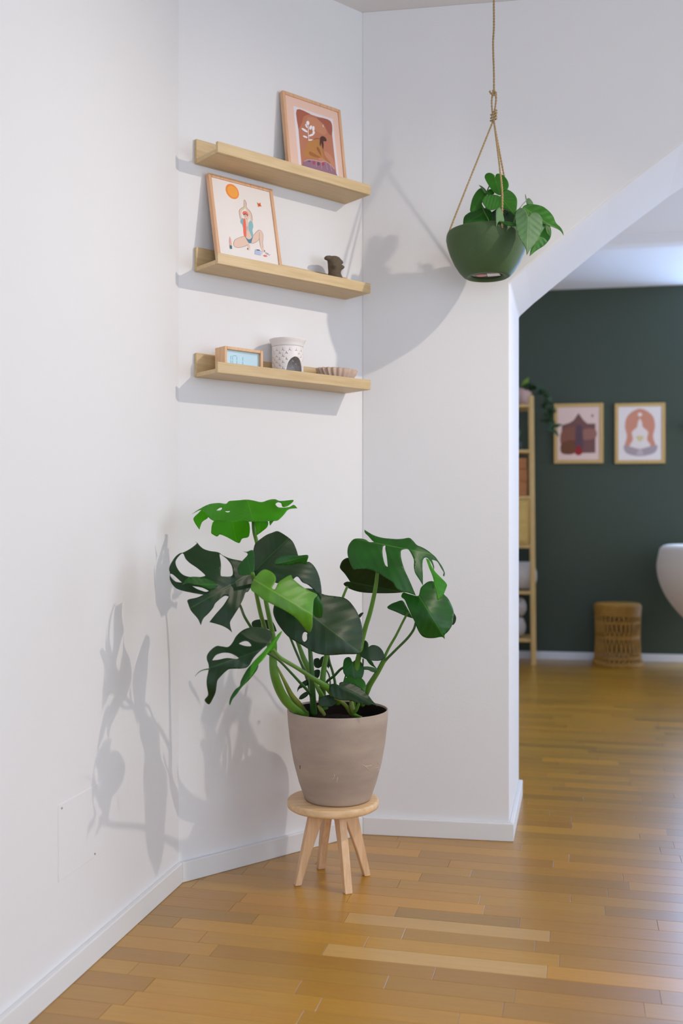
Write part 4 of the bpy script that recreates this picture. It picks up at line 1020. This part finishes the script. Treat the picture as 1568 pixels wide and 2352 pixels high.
# ------------------------------------------------------------------ back room: bamboo shelf unit
GM = Matrix(((DG.x, NG.x, 0, 0), (DG.y, NG.y, 0, 0), (0,0,1,0), (0,0,0,1)))
FR = Vector(((1226-CX)/F*6.87, 6.87, 0))          # foot of the visible front post
UW = .48; UD = .30
bs = thing('bamboo_shelf', (FR.x, FR.y, 0), 'tall open bamboo shelf unit with a cupboard box half hidden by the doorway', 'shelf')
def gl(x, y, z): return FR + DG*x - NG*y + Z*z     # x along wall, y towards the wall
def gbox(name, lo, hi, m, root, bev=.004):
    mb = MB(); x0,y0,z0 = lo; x1,y1,z1 = hi
    mb.prism([gl(x0,y0,z0), gl(x1,y0,z0), gl(x1,y1,z0), gl(x0,y1,z0)], Z*(z1-z0)); return mb.build(name, m, root, bevel=bev)
for (x, y) in ((-.020, 0), (-UW, 0), (-.020, UD-.03), (-UW, UD-.03)):
    mb = MB(); h = 1.868; lx = -.018
    mb.prism([gl(x,y,0), gl(x+.036,y,0), gl(x+.036,y+.030,0), gl(x,y+.030,0)], (gl(lx,0,h)-gl(0,0,0))); mb.build('post', M_bamboo, bs, bevel=.006)
zs = [.175, .505, .825, 1.165, 1.485, 1.80]
for z in zs:
    gbox('shelf_board', (-UW+.037, .002, z-.012), (-.024, UD-.002, z+.010), M_bamboo, bs)
gbox('cupboard_box', (-UW+.042, .001, .838), (-.034, UD-.004, 1.150), wood('bamboo_panel', (196,160,84), (178,142,68), .5, 0, 6, 12), bs)
gbox('door', (-UW+.055, -.008, .86), (-.052, 0.0, 1.135), wood('bamboo_door', (202,168,92), (186,150,76), .5, 0, 6, 12), bs)
# things on it
def gthing(name, x, y, z, label, cat, group=None): return thing(name, gl(x, y, z), label, cat, group)
def rnd(name, c, prof, m, root, **k):
    mb = MB(); mb.lathe([(r, z+c.z) for r, z in prof], (c.x, c.y, 0), 48, **k); return mb.build(name, m, root)
c = gl(-.105, .14, 1.811)
tp = thing('trailing_plant', c, 'dusky pink pot with a trailing dark green plant on top of the bamboo shelf', 'plant')
rnd('pot', c, [(.0001,0),(.055,0),(.07,.008),(.088,.04),(.094,.07),(.092,.10),(.085,.118),(.081,.118),(.086,.09),(.0001,.085)], mat('dusky_pink_pot', (176,146,138), .7, .2), tp)
def smallleaf(mb, o, d, L, wd, m=0):
    d = Vector(d).normalized(); s_ = d.cross(Vector((.2,-.9,.35))).normalized(); nrm = s_.cross(d)
    pr = [(0,0,0),(.15,.5,.02),(.40,.62,.03),(.7,.38,.01),(1,0,-.10)]
    vs = []; 
    for a, b, h in pr: vs += [o+d*a*L-s_*b*wd+nrm*h*L*.4, o+d*a*L+nrm*h*L, o+d*a*L+s_*b*wd+nrm*h*L*.4]
    fs = []
    for i in range(4): fs += [(i*3,i*3+1,i*3+4,i*3+3),(i*3+1,i*3+2,i*3+5,i*3+4)]
    mb.add(vs, fs, m, True)
RR = random.Random(3)
def leafobj(root, o, d, L, wd, m, name='leaf'):
    mb = MB(); smallleaf(mb, Vector(o), d, L, wd); ob = mb.build(name, m, root, loc=tuple(o), fixn=False); return ob
L_far = leafmat('far_leaf', (22,46,22), (40,70,30), .5, .1); L_farb = leafmat('far_leaf_bright', (92,130,34), (130,160,60), .5, .2)
for i in range(16):
    a = RR.uniform(0, 2*PI); q = c + Vector((.05*math.cos(a), .05*math.sin(a), .10))
    leafobj(tp, q, (math.cos(a), math.sin(a), RR.uniform(.1,.9)), RR.uniform(.07,.12), .03, L_far)
leafobj(tp, c+Vector((.02,-.05,.12)), (.3,-.3,.6), .09, .035, L_farb)
leafobj(tp, c+Vector((.0,-.06,.12)), (-.5,-.3,.4), .08, .03, L_farb)
vine = [c+Vector(p) for p in ((.03,-.02,.11),(.10,-.05,.14),(.16,-.05,.09),(.19,-.04,0),(.21,-.03,-.09),(.235,-.02,-.16))]
mb = MB(); mb.tube(cr(vine, 5), .003, 6); mb.build('vine', M_stemd, tp)
for p in cr(vine, 4):
    for _ in range(2):
        leafobj(tp, p, (RR.uniform(-1,1), RR.uniform(-1,.4), RR.uniform(-1,.3)), RR.uniform(.05,.08), .026, L_far)
vine2 = [c+Vector(p) for p in ((.10,-.05,.13),(.17,-.06,.12),(.21,-.05,.05),(.255,-.04,-.03))]
mb = MB(); mb.tube(cr(vine2, 5), .002, 6); mb.build('vine', M_stemd, tp)
for p in cr(vine2, 3): leafobj(tp, p, (RR.uniform(-1,1), RR.uniform(-1,.4), RR.uniform(-1,.2)), .055, .02, L_far)
# glass vase with a plant cutting on the second shelf
c = gl(-.135, .13, 1.496)
gv = thing('potted_succulent', c, 'small dark teal plant on the second shelf of the bamboo unit', 'plant')
rnd('pot', c, [(.0001,0),(.045,0),(.055,.02),(.058,.06),(.054,.065),(.0001,.055)], mat('teal_pot', (30,50,46), .4, .4), gv)
L_teal = leafmat('teal_leaf', (70,104,88), (100,130,110), .5, .1)
for i in range(12):
    a = 2*PI*i/12; leafobj(gv, c+Vector((0,0,.06)), (math.cos(a)*.6, math.sin(a)*.6, 1.0), RR.uniform(.08,.13), .024, L_teal)
# three stacked terracotta boxes
M_terra = wood('orange_brown_box', (186,122,64), (170,106,52), .6, 0, 6, 10)
for i, (z, h, nm) in enumerate(((1.176,.098,'lowest'),(1.2745,.086,'middle'),(1.361,.080,'topmost'))):
    g = gbox('storage_box', (-UW+.06, .03+.004*i, z), (-.044-.004*(i == 2), UD-.04, z+h-.0005), M_terra, None, .006)
    tag(g, 'orange-brown storage box, %s of the stack of three on the bamboo shelf' % nm, 'box', 'stacked boxes on the bamboo shelf')
    gx = MB(); gx.prism([gl(-.30,.026,z+.04), gl(-.22,.026,z+.04), gl(-.22,.032,z+.04), gl(-.30,.032,z+.04)], Z*.02); gx.build('handle_slot', mat('slot_dark%d' % i, (60,38,20), .8), g)
M_cush = mat('oat_fabric', (186,176,166), .95, .1, bump=.8, bscale=60, sheen=.3)
def roll(name, x0, x1, y, z, r, label, cat, rz=1.0, group=None):
    """upholstered or rolled cloth cylinder lying along the shelf"""
    mb = MB(); vs = []; n = 40; rows = 14
    prf = []; rows = 28
    for i in range(rows+1):
        t = i/rows; e = min(t, 1-t); k = math.sqrt(max(0, 1-(1-min(1, e/.12))**2)) if e < .12 else 1
        prf.append((x0+(x1-x0)*t, max(.001, r*(.25+.75*k))))
    for x, rr in prf:
        for j in range(n):
            a = 2*PI*j/n; q = rr*(1+.02*math.sin(5*a)); vs.append(gl(x, y+q*math.cos(a), z+r*rz+q*math.sin(a)*rz))
    fs = [(i*n+j, i*n+(j+1) % n, (i+1)*n+(j+1) % n, (i+1)*n+j) for i in range(rows) for j in range(n)]
    fs += [tuple(range(n-1,-1,-1)), tuple(rows*n+j for j in range(n))]
    mb.add(vs, fs, 0, True); o = mb.build(name, M_cush, loc=tuple(gl((x0+x1)/2, y, z)))
    tag(o, label, cat, group); return o
roll('floor_cushion', -.45, .022, .12, .517, .098, 'round oat-coloured floor cushion poking out past the bamboo post', 'cushion')
o1 = roll('rolled_blanket', -.44, -.055, .13, .187, .070, 'rolled oat-coloured blanket on the lowest shelf, lower of two', 'blanket', group='rolled blankets on the lowest shelf')
o2 = roll('rolled_blanket', -.44, -.050, .13, .329, .070, 'rolled oat-coloured blanket on the lowest shelf, upper of two', 'blanket', rz=.95, group='rolled blankets on the lowest shelf')

# ------------------------------------------------------------------ wicker stool
wc_ = P(1418,1528,6.93); wc_.z = 0; wy = wc_.y
ws = thing('rattan_stool', wc_, 'round woven rattan stool standing by the dark green wall', 'stool')
M_rat = mat('rattan', (170,126,56), .55, .3, bump=.5, bscale=120, var=.25, vscale=30)
M_ratd = mat('rattan_inner', (60,40,16), .8, .2)
HW = .425
def wr(z): 
    t = z/HW; return .146+.014*abs(2*t-1)**2.2+(.010 if t < .08 else 0)
def wtor(z, r, tr, name='ring'):
    mb = MB(); pts = [(wc_.x+r*math.cos(a), wc_.y+r*math.sin(a), z) for a in [2*PI*i/48 for i in range(49)]]
    mb.tube(pts, tr, 8, cap=False); return mb.build(name, M_rat, ws)
rnd('top', Vector((wc_.x, wc_.y, 0)), [(.0001,HW-.012),(.150,HW-.012),(.157,HW-.006),(.155,HW),(.148,HW+.005),(.0001,HW+.008)], M_rat, ws)
for z in (.008, .020, .062, .195, .207, .300, .350, .362, .374, .386, .398, .410): wtor(z, wr(z), .0055)
NW = 30
for j in range(NW):
    for (za, zb, sg) in ((.02,.062,1),(.02,.062,-1),(.062,.200,1),(.062,.200,-1),(.204,.345,1),(.204,.345,-1)):
        mb = MB(); pts = []
        for i in range(9):
            t = i/8; z = za+(zb-za)*t
            tw = math.sin(t*PI)*.075 if (zb-za) > .1 else (t-.5)*.2
            a = 2*PI*(j+.5)/NW + sg*tw; r = wr(z)+sg*.002
            pts.append((wc_.x+r*math.cos(a), wc_.y+r*math.sin(a), z))
        mb.tube(pts, .0042, 6); mb.build('strand', M_rat, ws)

# ------------------------------------------------------------------ cream tub armchair at the right edge
ac = Vector((2.62, 6.42, 0))
ch = thing('armchair', ac, 'cream rounded tub armchair cut off by the right edge of the photo', 'armchair')
M_boucle = mat('cream_fabric', (206,194,178), .95, .1, bump=.6, bscale=70, sheen=.3)
CHC = cr([Vector(p) for p in ((0,.20),(.10,.315),(.25,.415),(.45,.50),(.65,.548),(.83,.562),(1,.548))], 12)
def CHP(t):
    for a_, b_ in zip(CHC, CHC[1:]):
        if t <= b_.x: return a_.y+(b_.y-a_.y)*(t-a_.x)/(b_.x-a_.x)
    return CHC[-1].y
def shellpt(a, t, inner):
    # opening towards the camera, slightly right
    da = (a-math.radians(-62)+PI) % (2*PI)-PI
    top = .80-.33*math.exp(-(da/.75)**2)
    z = .25+(top-.25)*t
    r = CHP(t)
    if inner: r -= .10
    return Vector((ac.x+r*math.cos(a), ac.y+r*math.sin(a), z))
vs = []; n = 56; rows = 20
seqs = []; n = 84
for j in range(n):
    a = 2*PI*j/n; col = [Vector((ac.x, ac.y, .25))]
    col += [shellpt(a, i/rows, False) for i in range(rows+1)]
    o_, i_ = shellpt(a, 1, False), shellpt(a, 1, True)
    for k in range(1, 6):
        g = PI*k/6; mid_ = (o_+i_)/2; hx_ = (o_-i_)/2; col.append(mid_+hx_*math.cos(g)+Z*.045*math.sin(g))
    col += [shellpt(a, i/rows, True) for i in range(rows, 7, -1)]
    col.append(Vector((ac.x, ac.y, shellpt(a, 8/rows, True).z)))
    seqs.append(col)
kk = len(seqs[0]); vs = [p for c_ in seqs for p in c_]
fs = [(j*kk+i, ((j+1) % n)*kk+i, ((j+1) % n)*kk+i+1, j*kk+i+1) for j in range(n) for i in range(kk-1)]
mb = MB(); mb.add(vs, fs, 0, True); mb.build('shell', M_boucle, ch)
mb = MB(); mb.lathe([(.0001,.43),(.34,.43),(.39,.45),(.40,.48),(.37,.515),(.30,.53),(.0001,.535)], (ac.x,ac.y,0), 48); mb.build('seat_cushion', M_boucle, ch)
for a in (45,135,225,315):
    a = math.radians(a-10); mb = MB(); r0 = Vector((ac.x+.20*math.cos(a), ac.y+.20*math.sin(a), .26)); r1 = Vector((ac.x+.31*math.cos(a), ac.y+.31*math.sin(a), 0))
    mb.tube([r0, (r0+r1)/2, r1], [.022,.018,.012], 12); mb.build('leg', wood('chair_leg_%d' % round(math.degrees(a)), (190,120,56), (160,96,40), .5, 2), ch)
cp = Vector((2.38, 6.28, .80))
mb = MB(); vs = []; n = 16
for s_ in (1, -1):
    for i in range(n+1):
        for j in range(n+1):
            u, v = i/n*2-1, j/n*2-1; th2 = .065*((1-u**4)*(1-v**4))**.5
            vs.append(Vector((u*.20*(1-.08*v*v), s_*th2, v*.20*(1-.08*u*u))))
Mq = Matrix.Translation(cp) @ Matrix.Rotation(math.radians(24),4,'Z') @ Matrix.Rotation(math.radians(-16),4,'X') @ Matrix.Rotation(math.radians(38),4,'Y')
vs = [Mq @ v for v in vs]; m_ = n+1; fs = []
for s_ in (0, 1):
    b = s_*m_*m_
    for i in range(n):
        for j in range(n): fs.append((b+i*m_+j, b+(i+1)*m_+j, b+(i+1)*m_+j+1, b+i*m_+j+1))
mb = MB(); mb.add(vs, fs, 0, True); o = mb.build('throw_pillow', mat('white_fabric', (226,222,214), .9, .1, bump=.4, bscale=50), loc=tuple(cp))
tag(o, 'white throw pillow tilted in the cream armchair', 'pillow')
